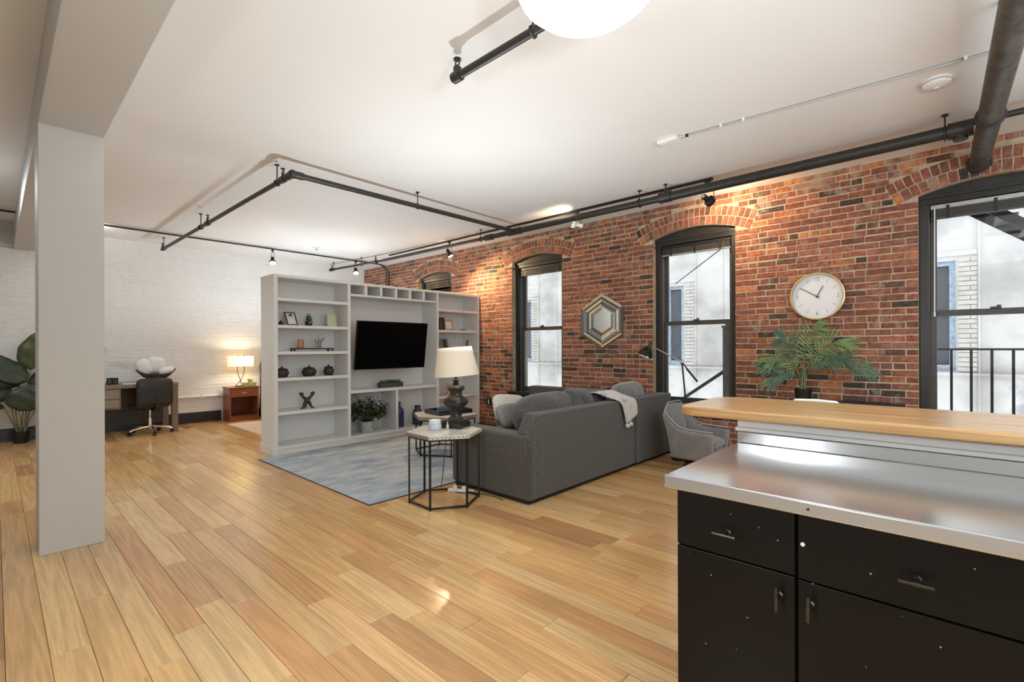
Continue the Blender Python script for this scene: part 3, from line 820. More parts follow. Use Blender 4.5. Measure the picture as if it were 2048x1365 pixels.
# ------------------------------------------------------------------ outside: light well, neighbour's house, fire escape
NX = 9.2
nb = thing('neighbour_building', 'pale grey rendered building across the light well, seen through the windows', 'building', (NX, 3.0, 0))
PER = 3.92
wtop, wbot = 2.57, 1.0
wins = [0.0+PER*k for k in range(-1, 4)]       # right edge of each blue window frame
body = MB()
def nbox(y0, y1, z0, z1, x0=0.0, x1=0.35): body.box(x0, x1, y0-3.0, y1-3.0, z0, z1)
lo, hi = -8.0, 16.0; cur = lo
for r in wins:
    nbox(cur, r, -6, 9); nbox(r, r+0.36, -6, wbot); nbox(r, r+0.36, wtop, 9); cur = r+0.36
nbox(cur, hi, -6, 9)
body.build('facade_wall', 'neighbour', nb)
nd = MB()
nd.box(-0.05, 0.0, lo-3, hi-3, 0.955, 0.985)
nd.build('ledge', 'neighbour', nb, bevel=0.01)
for r in wins:
    yr = r-3.0
    f_ = MB(); x0, x1 = 0.05, 0.12
    f_.box(x0, x1, yr, yr+0.068, wbot, wtop); f_.box(x0, x1, yr+0.30, yr+0.36, wbot, wtop)
    f_.box(x0, x1, yr+0.068, yr+0.30, wbot, wbot+0.09); f_.box(x0, x1, yr+0.068, yr+0.30, wtop-0.06, wtop); f_.box(x0, x1, yr+0.068, yr+0.30, 1.80, 1.85)
    wf = f_.build('window_frame', 'bluepaint', nb)
    MB().box(0.10, 0.11, yr+0.05, yr+0.31, wbot+0.05, wtop-0.05).build('pane', 'neighbourglass', wf)
    MB().box(-0.02, 0.02, yr-0.22, yr+0.42, wtop+0.06, wtop+0.12).build('lintel', 'neighbour', nb, bevel=0.008)
    # strip of old white brick beside each window
    rr = random.Random(int(r*10)); st = MB()
    for k in range(24):
        z = wbot+0.01+k*0.0665; off = 0.0 if k % 2 else 0.07
        y = yr-0.215
        for L in ((0.07, 0.13) if k % 2 else (0.2,)):
            st.box(-0.012-rr.uniform(0, 0.006), 0.01, y, y+L-0.008, z, z+0.056); y += L
    st.build('brick_strip', 'neighbourbrick', nb, kind='stuff')
    MB().tube([(-0.02, yr-0.235, -5), (-0.02, yr-0.235, 8)], 0.012, 6).build('downpipe', 'neighbour', nb)
fe = thing('fire_escape', 'black iron fire escape outside the windows with railing and stair', 'fire escape', (6.8, 0.0, 0.0))
MB().tube([(0.02, 0.9, 1.327), (0.02, -1.9, 1.327)], 0.011, 8).build('top_rail', 'fireescape', fe, smooth=True)
for k in range(10):
    y = 0.336-0.1503*k
    MB().box(0.008, 0.032, y-0.011, y+0.011, 0.30, 1.327).build('baluster', 'fireescape', fe)
MB().box(0.005, 0.035, -1.9, 0.5, 0.28, 0.31).build('bottom_rail', 'fireescape', fe)
pl_ = MB()
for k in range(9): pl_.box(-0.35+k*0.04, -0.33+k*0.04, -1.9, 0.5, 0.20, 0.235)
pl_.build('grating', 'fireescape', fe, kind='stuff')
def bar(p, q, r, nm, par, mm='fireescape'):
    return MB().tube([p, q], r, 8).build(nm, mm, par, smooth=True)
# stair flight crossing the top of the right-hand window
stq = MB()
a_, b_ = Vector((0.2, -0.10, 2.86)), Vector((0.2, -1.25, 1.90))
for dx in (0.0, 0.55):
    o_ = Vector((dx, 0, 0)); u_ = Vector((0, 0, 0.12))
    stq.add([a_+o_, b_+o_, b_+o_+u_, a_+o_+u_, a_+o_+Vector((0.02, 0, 0)), b_+o_+Vector((0.02, 0, 0)), b_+o_+u_+Vector((0.02, 0, 0)), a_+o_+u_+Vector((0.02, 0, 0))],
            [(0,1,2,3),(7,6,5,4),(0,4,5,1),(3,2,6,7),(0,3,7,4),(1,5,6,2)])
stq.build('stair_stringer', 'fireescape', fe)
for k in range(6):
    p = a_.lerp(b_, (k+0.5)/6)
    MB().box(0.2, 0.77, p.y-0.08, p.y+0.08, p.z+0.07, p.z+0.09).build('stair_tread', 'ironpipe', fe)
bar((0.2, 3.107, 2.317), (0.2, 2.30, 2.84), 0.007, 'tie_rod', fe)
bar((0.2, 3.15, 0.48), (0.2, 2.20, 1.16), 0.024, 'diagonal_brace', fe)
MB().box(0.17, 0.23, 2.32, 2.41, 0.2, 1.63).box(0.15, 0.25, 2.31, 2.42, 1.63, 1.66).tube([(0.2, 2.36, 1.66), (0.2, 2.36, 1.74)], 0.025, 8).build('post', 'postgrey', fe)
bar((0.2, 2.29, 0.2), (0.2, 2.29, 1.60), 0.008, 'post_rod', fe, 'brushed')

# ------------------------------------------------------------------ pipes on the ceiling
sp_ = thing('sprinkler_pipe', 'black sprinkler pipe along the brick wall with a branch square over the room', 'pipe', (5.15, 2.0, 3.05))
def L_(p): return (p[0]-5.15, p[1]-2.0, p[2]-3.05)
def cyl(p, q, r, nm, mm, par, n=16, f=L_):
    return MB().tube([f(p), f(q)], r, n).build(nm, mm, par, smooth=True)
cyl((5.13, -0.08, 3.052), (5.15, 2.40, 3.050), 0.050, 'main_pipe', 'pipe', sp_)
cyl((5.15, 2.40, 3.050), (5.15, 4.70, 3.048), 0.040, 'main_pipe', 'pipe', sp_)
cyl((5.15, 4.70, 3.048), (5.15, 5.25, 3.048), 0.036, 'main_pipe', 'pipe', sp_)
cyl((5.15, 5.25, 3.048), (5.10, 8.10, 3.050), 0.027, 'main_pipe', 'pipe', sp_)
cyl((5.10, 8.10, 3.050), (4.95, 9.90, 3.052), 0.021, 'main_pipe', 'pipe', sp_)
cyl((5.13, -0.04, 3.085), (5.12, -2.6, 3.088), 0.024, 'main_pipe', 'pipe', sp_)
cyl((5.13, -0.105, 3.052), (5.13, 0.045, 3.052), 0.064, 'tee_fitting', 'pipe', sp_)
cyl((5.13, -0.03, 3.052), (5.13, -0.03, 2.97), 0.045, 'tee_fitting', 'pipe', sp_)
cyl((5.15, 4.58, 3.048), (5.15, 4.82, 3.048), 0.050, 'tee_fitting', 'pipe', sp_)
cyl((5.15, 5.16, 3.048), (5.15, 5.32, 3.048), 0.046, 'tee_fitting', 'pipe', sp_)
cyl((5.15, 2.33, 3.052), (5.15, 2.47, 3.052), 0.060, 'coupling', 'pipe', sp_)
cyl((4.95, 9.85, 3.052), (4.948, 9.93, 3.052), 0.034, 'end_cap', 'pipe', sp_)
CN = (1.93, 4.62, 3.015)
cyl((5.15, 4.70, 3.052), CN, 0.027, 'branch_pipe', 'pipe', sp_)
cyl(CN, (1.915, 9.75, 3.02), 0.024, 'branch_pipe', 'pipe', sp_)
MB().ball(L_(CN), 0.042, 12, 8).tube([L_(CN), L_((2.03, 4.622, 3.016))], 0.036, 12).tube([L_(CN), L_((1.929, 4.72, 3.015))], 0.036, 12).build('elbow_fitting', 'pipe', sp_, smooth=True)
def hanger(x, y, z, rr=0.03):
    m = MB(); m.tube([L_((x, y, ZC)), L_((x, y, z+rr))], 0.006, 6); m.tube([L_((x, y, ZC)), L_((x, y, ZC-0.012))], 0.022, 10)
    m.tube([L_((x+rr*1.15*math.cos(a), y, z+rr*1.15*math.sin(a))) for a in [2*PI*k/14 for k in range(15)]], 0.006, 6)
    m.build('hanger', 'pipe', sp_, smooth=True)
hanger(5.135, 0.06, 3.052, 0.051); hanger(5.15, 2.72, 3.050, 0.042); hanger(5.15, 5.42, 3.048, 0.030); hanger(5.07, 8.85, 3.052, 0.027); hanger(4.96, 9.80, 3.052, 0.026)
hanger(3.40, 4.657, 3.032, 0.027); hanger(1.928, 4.98, 3.015, 0.025); hanger(1.92, 7.55, 3.017, 0.025); hanger(1.915, 9.62, 3.02, 0.025)
def head(x, y, z, up=1):
    m = MB(); m.tube([L_((x, y, z)), L_((x, y, z+0.05*up))], 0.014, 8); m.tube([L_((x, y, z+0.05*up)), L_((x, y, z+0.09*up))], 0.007, 6)
    m.tube([L_((x, y, z+0.09*up)), L_((x, y, z+0.095*up))], 0.022, 10)
    m.tube([L_((x+0.012, y, z+0.05*up)), L_((x+0.016, y, z+0.07*up)), L_((x+0.004, y, z+0.09*up))], 0.004, 5)
    m.build('sprinkler_head', 'pipe', sp_, smooth=True)
def tee(x, y, z, r): MB().tube([L_((x, y-0.04, z)), L_((x, y+0.04, z))], r, 12).build('tee_fitting', 'pipe', sp_, smooth=True)
for x, y in ((1.928, 4.84), (1.92, 7.25)): tee(x, y, 3.016, 0.034); head(x, y, 3.03)
head(5.15, 2.40, 3.10); head(5.09, 8.35, 3.06); tee(5.09, 8.35, 3.052, 0.036); head(4.95, 9.87, 3.06); head(1.915, 9.72, 3.03)

s2 = thing('sprinkler_pipe', 'short black sprinkler pipe ending in an upright head beside the dome light', 'pipe', (1.975, 2.287, 3.06))
MB().tube([(0, 0, 0), (-0.01, -3.2, 0.0)], 0.024, 16).build('pipe_run', 'pipe', s2, smooth=True)
MB().tube([(0, -0.03, 0), (0, 0.035, 0)], 0.034, 14).ball((0, 0.005, 0), 0.034, 12, 8).build('elbow_fitting', 'pipe', s2, smooth=True)
MB().tube([(0, 0, 0), (0, 0, 0.055)], 0.026, 12).tube([(0, 0, 0.05), (0, 0, 0.07)], 0.012, 8).tube([(0, 0.016, 0.068), (0, 0.02, 0.085), (0, 0.004, 0.105)], 0.005, 6).tube([(0, -0.016, 0.068), (0, -0.02, 0.085), (0, -0.004, 0.105)], 0.005, 6).tube([(0, 0, 0.103), (0, 0, 0.110)], 0.026, 12).build('sprinkler_head', 'pipe', s2, smooth=True)
MB().tube([(0, -0.62, 0), (0, -0.62, 0.138)], 0.006, 6).tube([(0.03*math.cos(a), -0.62, 0.03*math.sin(a)) for a in [2*PI*k/12 for k in range(13)]], 0.006, 6).build('hanger', 'pipe', s2, smooth=True)

dp = thing('drain_pipe', 'thick grey iron drain pipe slanting down into the brick above the right window', 'pipe', (5.95, -0.153, 2.985))
d0, d1 = Vector((0.02, 0, 0)), Vector((-4.4, -0.105, -0.010))
MB().tube([d0, d1], 0.068, 24).build('pipe_run', 'ironpipe', dp, smooth=True)
dr = (d1-d0).normalized()
for tt, rr, ln in ((0.0, 0.086, 0.055), (1.18, 0.084, 0.035)):
    p = d0+dr*tt; MB().tube([p, p+dr*ln], rr, 24).build('collar', 'pipe', dp, smooth=True, bevel=0.006)
MB().tube([(-2.3, -0.055, 0.215), (-2.3, -0.055, 0.203)], 0.03, 12).tube([(-2.3, -0.055, 0.205), (-2.3, -0.055, 0.06)], 0.009, 8).build('hanger', 'pipe', dp, smooth=True)

# smoke detectors, surface conduit
sd = thing('smoke_detector', 'round white smoke detector on the ceiling near the drain pipe', 'smoke detector', (4.432, 0.095, ZC))
MB().lathe([(0.0, -0.0), (0.082, -0.0), (0.082, -0.012), (0.079, -0.014)], 28).build('base', 'white', sd, smooth=True)
MB().lathe([(0.074, -0.014), (0.074, -0.022)], 28).build('vent_ring', 'inkgrey', sd, smooth=True)
MB().lathe([(0.079, -0.022), (0.077, -0.036), (0.060, -0.046), (0.0, -0.048)], 28).build('cover', 'white', sd, smooth=True)
MB().lathe([(0.017, -0.046), (0.017, -0.052), (0.013, -0.054), (0.0, -0.054)], 14, (0.012, 0, 0)).build('test_button', 'paper', sd, smooth=True)
ex = thing('alarm_box', 'small white box at the end of the surface conduit on the ceiling', 'detector', (4.06, 1.86, ZC))
MB().box(-0.05, 0.05, -0.09, 0.09, -0.035, 0).build('housing', 'white', ex, bevel=0.008)
MB().box(-0.035, 0.035, 0.0, 0.07, -0.041, -0.035).build('cover_plate', 'paper', ex, bevel=0.003)
MB().tube([(0.0, -0.09, -0.012), (0.004, -0.17, -0.010)], 0.004, 6).build('cable_tail', 'white', ex)
cn = thing('ceiling_conduit', 'thin white conduit running across the ceiling towards the right edge', 'conduit', (4.07, 1.70, ZC-0.012))
MB().tube([(0, 0, 0), (0.15, -1.9, 0), (0.20, -3.0, 0)], 0.0085, 8).build('conduit_run', 'paleconduit', cn, smooth=True)
MB().tube([(0, 0.012, 0), (0, -0.012, 0)], 0.013, 8).build('end_fitting', 'blackmetal', cn, smooth=True)
for yy in (-0.28, -0.45, -1.75):
    MB().box(0.0-0.078*yy-0.022, 0.0-0.078*yy+0.022, yy-0.008, yy+0.008, -0.012, 0.012).build('clip', 'white', cn)
cp = thing('ceiling_plate', 'small round white plate on the ceiling near the far white wall', 'detector', (4.0, 8.55, ZC))
MB().lathe([(0.0, 0), (0.065, 0), (0.06, -0.02), (0.035, -0.028), (0, -0.03)], 20).build('plate', 'white', cp, smooth=True)
MB().lathe([(0.02, -0.028), (0.018, -0.05), (0, -0.05)], 12).build('sensor', 'inkgrey', cp, smooth=True)

# track lighting --------------------------------------------------------
tr = thing('light_track', 'black lighting track along the ceiling beside the brick wall', 'light track', (5.30, 5.0, ZC))
MB().box(-0.015, 0.015, -3.05, 3.2, -0.024, 0).build('track_rail', 'blackmetal', tr, bevel=0.003)
MB().box(-0.018, 0.018, -3.07, -3.03, -0.027, 0).build('end_cap', 'blackmetal', tr)
t2 = thing('light_track', 'black lighting track along the ceiling by the white wall, bending down the brick', 'light track', (2.5, 9.12, ZC-0.03))
MB().tube([(-3.45, 0.0, 0), (2.85, 0.0, 0)], 0.014, 10).build('track_rail', 'pipe', t2, smooth=True)
for dx in (0.0, 0.055):
    MB().tube([(2.8, 0.0+dx*0.3, 0), (3.2-dx*0.5, 0.03, 0), (3.32-dx, 0.05, -0.02), (3.39-dx, 0.05, -0.09), (3.41-dx, 0.05, -0.2), (3.41-dx, 0.05, -2.6)], 0.012, 8).build('wall_conduit', 'pipe', t2, smooth=True)

def spotlight(loc, aim, label, lit, white=False, drop=0.205):
    t = thing('spotlight', label, 'spotlight', loc, 0, 'track spotlights')
    MB().box(-0.014, 0.014, -0.03, 0.03, -0.02, 0).tube([(0, 0, -0.02), (0, 0, -0.045)], 0.012, 8).build('adapter', 'blackmetal', t)
    y = MB()
    for s in (-1, 1): y.tube([(0, 0.0, -0.045), (0, s*0.062, -0.05), (0, s*0.064, -drop)], 0.004, 6)
    y.build('yoke', 'blackmetal', t, smooth=True)
    c = Vector((0, 0, -drop)); d = (Vector(aim)-Vector(loc)-c).normalized()
    q = d.to_track_quat('Z', 'Y').to_matrix().to_4x4(); q.translation = c
    MB().lathe([(0.024, -0.085), (0.028, -0.08), (0.030, 0.0), (0.058, 0.02), (0.060, 0.055), (0.054, 0.057), (0.050, 0.03)], 20, mx=q, caps=False).build('lamp_head', 'white' if white else 'blackmetal', t, smooth=True)
    MB().lathe([(0.0, 0.030), (0.046, 0.030), (0.040, 0.045), (0.0, 0.052)], 16, mx=q).build('bulb', 'bulb', t, smooth=True)
    p = Vector(loc)+c+d*0.075
    light('spot_beam', 'SPOT', p, lit, (1.0, 0.70, 0.40), 0.03, spot=2.75, blend=0.8, aim=aim)
    return t
spotlight((5.30, 1.985, ZC-0.024), (5.95, 1.80, 2.75), 'black spotlight over the third window pointing at the brick', 42)
spotlight((5.30, 3.72, ZC-0.024), (4.5, 4.6, 3.3), 'white-rimmed spotlight left of the lit brick arch, tipped upward', 20, True, 0.17)
spotlight((5.30, 6.36, ZC-0.024), (5.55, 5.9, 2.0), 'glowing spotlight on the track above the right bookcase tower', 150)
spotlight((3.447, 9.12, ZC-0.045), (3.25, 8.5, 2.0), 'glowing spotlight on the far track above the left bookcase tower', 40)
spotlight((5.094, 9.12, ZC-0.045), (4.9, 8.6, 2.2), 'glowing spotlight on the far track nearest the brick corner', 90)
light('spot_spill', 'SPOT', (0.9, 9.2, 3.0), 14, (1.0, 0.93, 0.84), 0.05, spot=2.6, blend=1, aim=(0.95, 9.6, 3.6))

# ceiling dome ------------------------------------------------------------
dm = thing('dome_light', 'large glowing white glass bowl light hanging just under the ceiling', 'ceiling light', (1.79, 1.20, ZC))
MB().lathe([(0.0, 0), (0.08, 0), (0.075, -0.03), (0.02, -0.04)], 28).build('ceiling_rose', 'white', dm, smooth=True)
MB().tube([(0, 0, -0.03), (0, 0, -0.35)], 0.008, 10).build('stem', 'brushed', dm, smooth=True)
MB().lathe([(0.328, -0.190), (0.322, -0.213), (0.298, -0.263), (0.245, -0.310), (0.170, -0.342), (0.085, -0.360), (0.0, -0.366)], 56, caps=False).build('glass_bowl', 'dome', dm, smooth=True)
MB().lathe([(0.0, -0.182), (0.326, -0.182), (0.3275, -0.189), (0.0, -0.190)], 56).build('glow_stop_plate', 'white', dm, smooth=True)  # unseen cap added to keep the bowl's glow off the ceiling

# ------------------------------------------------------------------ bookcase
bk = thing('bookcase', 'tall grey built-in bookcase with a television niche and two shelf towers', 'bookcase', (BX0, BFY, 0))
D = BBY-BFY; Wd = BX1-BX0
def bpart(nm, x0, x1, y0, y1, z0, z1, bev=0.003): return MB().box(x0-BX0, x1-BX0, y0, y1, z0, z1).build(nm, 'bookpaint', bk, bevel=bev)
HT = 2.30
bpart('side_panel', BX0, 2.440, 0, D, 0, HT); bpart('side_panel', 5.895, BX1, 0, D, 0, HT)
bpart('divider', 3.390, 3.434, 0, D, 0, HT-0.02); bpart('divider', 4.970, 5.012, 0, D, 0, HT-0.02)
bpart('top_panel', BX0-0.004, BX1, -0.004, D+0.004, 2.262, HT)
bpart('back_panel', 2.440, 5.895, D-0.02, D, 0.0, HT-0.01)
for z in (2.006, 1.659, 1.319, 0.981, 0.546, 0.108):
    bpart('shelf', 2.440, 3.390, 0.001, D-0.02, z-0.04, z); 
    bpart('shelf', 5.012, 5.895, 0.001, D-0.02, z-0.04, z)
bpart('niche_shelf', 3.434, 4.970, 0.001, D-0.02, 0.713, 0.755); bpart('niche_shelf', 3.434, 4.970, 0.001, D-0.02, 2.100, 2.131); bpart('niche_shelf', 3.434, 4.970, 0.001, D-0.02, 0.070, 0.110)
bpart('niche_divider', 4.180, 4.222, 0.001, D-0.02, 0.11, 0.713)
for a, b in ((3.653, 3.699), (3.911, 3.948), (4.172, 4.210), (4.425, 4.466), (4.689, 4.731)): bpart('cubby_divider', a, b, 0.001, D-0.02, 2.131, 2.262)
for a, b in ((2.440, 3.390), (3.434, 4.970), (5.012, 5.895)): bpart('toe_board', a, b, 0.012, 0.03, 0.0, 0.07)
MB().box(-0.016, 0.0, -0.012, D, 0, 0.105).box(-0.010, 0.0, -0.006, D, 0.105, 0.122).box(-0.016, 0.05, -0.014, 0, 0, 0.105).build('base_moulding', 'bookpaint', bk, bevel=0.005)

# television
tv = thing('television', 'large black wall-mounted television in the bookcase niche', 'television', (4.10, 6.26, 1.40))
q = Matrix.Rotation(math.radians(8), 4, 'X')
MB().box(-0.612, 0.612, -0.018, 0.018, -0.355, 0.355, q).build('bezel', 'blackgloss', tv, bevel=0.004)
MB().box(-0.602, 0.602, -0.0195, -0.0175, -0.338, 0.345, q).build('screen', 'screen', tv)
MB().box(-0.40, 0.40, 0.018, 0.05, -0.25, 0.16, q).build('back_housing', 'blackgloss', tv, bevel=0.01)
MB().box(-0.15, 0.15, 0.40, 0.428, -0.12, 0.12).box(-0.03, 0.03, 0.04, 0.41, -0.04, 0.04).build('wall_mount', 'blackmetal', tv)
MB().box(-0.595, -0.575, -0.0205, -0.019, -0.362, -0.354, q).build('power_light', 'inkgrey', tv)

# ------------------------------------------------------------------ things on the shelves
def frame(label, loc, w_, h_, rz, lean, mf, mp, cat='picture frame', b=0.014, group=None):
    t = thing('picture_frame', label, cat, loc, rz, group)
    q = Matrix.Rotation(-lean, 4, 'X')
    m = MB()
    m.box(-w_/2, -w_/2+b, -0.006, 0.006, 0, h_, q); m.box(w_/2-b, w_/2, -0.006, 0.006, 0, h_, q)
    m.box(-w_/2+b, w_/2-b, -0.006, 0.006, 0, b, q); m.box(-w_/2+b, w_/2-b, -0.006, 0.006, h_-b, h_, q)
    m.build('frame', mf, t)
    MB().box(-w_/2+b, w_/2-b, -0.001, 0.003, b, h_-b, q).build('picture', mp, t)
    bx = h_*math.sin(lean)
    MB().box(-0.02, 0.02, 0.0, 0.004, 0, h_*0.7, Matrix.Translation((0, 0.055+bx*0.7, 0)) @ Matrix.Rotation(0.42, 4, 'X')).build('easel_back', 'darkwood', t)
    return t
frame('leaning dark-edged picture frame with a white sheet on the left tower', (2.66, 6.37, 1.661), 0.135, 0.235, -0.1, 0.72, 'darkwood', 'paper')
frame('pale wooden picture frame beside the small succulent', (3.235, 6.44, 1.661), 0.155, 0.185, 0.1, 0.12, 'paleframe', 'paleprint')
bl = thing('round_ornament', 'small black round ornament behind the leaning white picture frame', 'ornament', (2.558, 6.50, 1.659))
MB().lathe([(0.0, 0), (0.024, 0), (0.030, 0.012), (0.030, 0.03), (0.018, 0.05), (0.008, 0.056), (0, 0.057)], 16).build('body', 'blackgloss', bl, smooth=True)
MB().lathe([(0.010, 0.055), (0.012, 0.062), (0, 0.068)], 10).build('knob', 'blackgloss', bl, smooth=True)

def leaf_blade(m, base, direc, length, width, droop=0.3, up=(0, 0, 1), n=5, fold=0.15, tipw=0.08):
    d = Vector(direc).normalized(); u = Vector(up)
    side = d.cross(u)
    if side.length < 1e-3: side = Vector((1, 0, 0))
    side.normalize()
    vs = []; p = Vector(base)
    for i in range(n+1):
        t = i/n
        wv = width*0.5*max(tipw if i < n else 0.01, math.sin(PI*min(1, (t*0.92+0.06)))**0.8)
        dd = (d-Vector((0, 0, 1))*droop*t).normalized()
        if i: p = p+dd*length/n
        nrm = side.cross(dd)
        vs += [p-side*wv+nrm*fold*wv, p, p+side*wv+nrm*fold*wv]
    fs = []
    for i in range(n):
        a = i*3
        fs += [(a, a+1, a+4, a+3), (a+1, a+2, a+5, a+4)]
    m.add(vs, fs)
su = thing('succulent', 'small green succulent in a dark pot with a white notch, left tower', 'plant', (2.90, 6.44, 1.659))
MB().lathe([(0.0, 0), (0.040, 0), (0.052, 0.055), (0.047, 0.055), (0.044, 0.048), (0, 0.048)], 20).build('pot', 'darkpot', su, smooth=True)
MB().add([(-0.012, -0.0535, 0.056), (0.012, -0.0535, 0.056), (0.0, -0.0505, 0.036), (-0.012, -0.049, 0.056), (0.012, -0.049, 0.056), (0.0, -0.046, 0.036)], [(0,2,1),(3,4,5),(0,1,4,3),(1,2,5,4),(2,0,3,5)]).build('label_tag', 'paper', su)
m = MB(); rs = random.Random(3)
for ring, (nn, el, ln) in enumerate(((10, 0.35, 0.062), (9, 0.7, 0.07), (7, 1.05, 0.075), (4, 1.4, 0.095))):
    for j in range(nn):
        a = 2*PI*(j+0.4*ring)/nn
        leaf_blade(m, (0.008*math.cos(a), 0.008*math.sin(a), 0.048+0.012*ring), (math.cos(a)*math.cos(el), math.sin(a)*math.cos(el), math.sin(el)), ln, 0.022, -0.2, fold=0.3)
m.build('foliage', 'succulent', su, kind='stuff', solid=0.003)

ty = thing('tray_stand', 'low dark footed tray on the third shelf of the left tower', 'tray', (2.95, 6.44, 1.319))
MB().box(-0.275, 0.275, -0.07, 0.07, 0.026, 0.044).build('board', 'darkwood', ty, bevel=0.003)
for x, y in ((-0.26, -0.05), (-0.26, 0.05), (0.26, -0.05), (0.26, 0.05)): MB().lathe([(0.014, 0), (0.014, 0.012), (0.009, 0.026)], 10, (x, y, 0)).build('foot', 'darkwood', ty)
for x in (0.19,): MB().lathe([(0.014, 0), (0.012, 0.02), (0.016, 0.026)], 10, (x, -0.05, 0)).build('foot', 'darkwood', ty)
frame('little orange wooden picture frame standing on the dark tray', (2.79, 6.43, 1.363), 0.085, 0.115, 0.1, 0.06, 'orangewood', 'lightwood', b=0.018)
vs_ = thing('glass_vase', 'small clear glass vase with grey-green sprigs on the dark tray', 'vase', (3.043, 6.44, 1.363))
MB().lathe([(0.0, 0), (0.026, 0), (0.034, 0.012), (0.038, 0.04), (0.034, 0.078), (0.031, 0.078), (0.034, 0.04), (0.030, 0.014), (0, 0.010)], 20).build('glass_body', 'clearglass', vs_, smooth=True)
m = MB(); rs = random.Random(4)
for j in range(9):
    a = rs.uniform(0, 6.28); l = rs.uniform(0.10, 0.16); d = Vector((math.cos(a)*0.55, math.sin(a)*0.4, 1)).normalized()
    p0 = Vector((0.008*math.cos(a), 0.008*math.sin(a), 0.02)); m.tube([p0, p0+d*l], 0.0016, 5)
    for k in range(5):
        b_ = p0+d*l*(0.55+0.1*k); leaf_blade(m, b_, (math.cos(a+k*2.4), math.sin(a+k*2.4), 0.5), 0.03, 0.012, 0.2)
m.build('sprigs', 'leafdark', vs_, kind='stuff')

def pot(label, x, r, h, ridged):
    h *= 1.18; r *= 0.92
    t = thing('lidded_jar', label, 'jar', (x, 6.44, 0.981), 0, 'lidded dark jars')
    m = MB(); n = 36
    prof = [(0.68*r, 0), (0.78*r, 0.06*h), (r, 0.52*h), (0.97*r, 0.66*h), (0.80*r, 0.92*h), (0.78*r, h*0.93)]
    m.lathe(prof, n)
    if ridged:
        for i, vv in enumerate(m.v):
            if (i % n) % 3 == 0: m.v[i] = (vv[0]*1.06, vv[1]*1.06, vv[2])
    m.build('body', 'darkpot', t, smooth=True, ang=60)
    MB().lathe([(0.82*r, 0.92*h), (0.84*r, 0.98*h), (0.60*r, 1.10*h), (0.15*r, 1.16*h), (0, 1.16*h)], 24).build('lid', 'darkpot', t, smooth=True)
    MB().lathe([(0.012, 1.14*h), (0.009, 1.20*h), (0.016, 1.27*h), (0.010, 1.34*h), (0, 1.35*h)], 12).build('knob', 'darkpot', t, smooth=True)
pot('leftmost of the three dark lidded jars, squat and plain', 2.545, 0.095, 0.090, False)
pot('middle of the three dark lidded jars, widest with ridged sides', 2.903, 0.098, 0.092, True)
pot('right-hand of the three dark lidded jars, smallest and smooth', 3.180, 0.078, 0.095, False)

sc = thing('sculpture', 'dark brown carved figure with two raised arms on the left tower', 'sculpture', (2.875, 6.44, 0.546))
def sc_arm(side):
    return MB().tube([(side*0.008, 0, 0.11), (side*0.035, 0, 0.14), (side*0.062, 0, 0.17), (side*0.082, 0, 0.20)], [0.022, 0.020, 0.018, 0.022], 10).ball((side*0.082, 0.0, 0.203), (0.026, 0.02, 0.022), 10, 6).ball((side*0.058, 0.0, 0.203), (0.012, 0.012, 0.014), 8, 6)
for s in (-1, 1):
    sc_arm(s).build('arm', 'darkwood', sc, smooth=True)
    MB().tube([(s*0.01, 0, 0.10), (s*0.035, 0.0, 0.065), (s*0.05, -0.005, 0.03), (s*0.066, -0.01, 0.008)], [0.026, 0.022, 0.014, 0.012], 10).ball((s*0.072, -0.012, 0.008), (0.024, 0.014, 0.008), 10, 6).build('leg', 'darkwood', sc, smooth=True)
MB().ball((0, 0, 0.112), (0.036, 0.026, 0.040), 14, 8).build('body', 'darkwood', sc, smooth=True)
MB().tube([(0.0, 0.005, 0.09), (-0.012, 0.012, 0.03), (-0.02, 0.014, 0.0)], [0.014, 0.010, 0.010], 8).build('tail', 'darkwood', sc, smooth=True)

pn = thing('planter_box', 'slate grey rectangular planter of succulents under the television', 'planter', (4.165, 6.42, 0.755))
pb = MB(); pb.box(-0.195, 0.195, -0.055, -0.045, 0, 0.075).box(-0.195, 0.195, 0.045, 0.055, 0, 0.075).box(-0.195, -0.185, -0.045, 0.045, 0, 0.075).box(0.185, 0.195, -0.045, 0.045, 0, 0.075).box(-0.185, 0.185, -0.045, 0.045, 0, 0.01)
pb.build('box', 'slate', pn)
MB().box(-0.185, 0.185, -0.045, 0.045, 0.01, 0.068).build('soil', 'soil', pn)
rs = random.Random(8)
for nm, mm, sd_ in (('succulent_rosettes', 'succulent', 1), ('succulent_rosettes', 'succulentpale', 2)):
    m = MB()
    for j in range(9):
        cx, cy = -0.165+0.33*(j+0.3*sd_)/9, rs.uniform(-0.025, 0.025)
        for k in range(9):
            a = 2*PI*k/9+j; el = 0.35+0.5*(k % 2)
            leaf_blade(m, (cx, cy, 0.066), (math.cos(a)*math.cos(el), math.sin(a)*math.cos(el), math.sin(el)), rs.uniform(0.05, 0.078), 0.024, -0.1, n=3, fold=0.3)
    m.build(nm, mm, pn, kind='stuff')

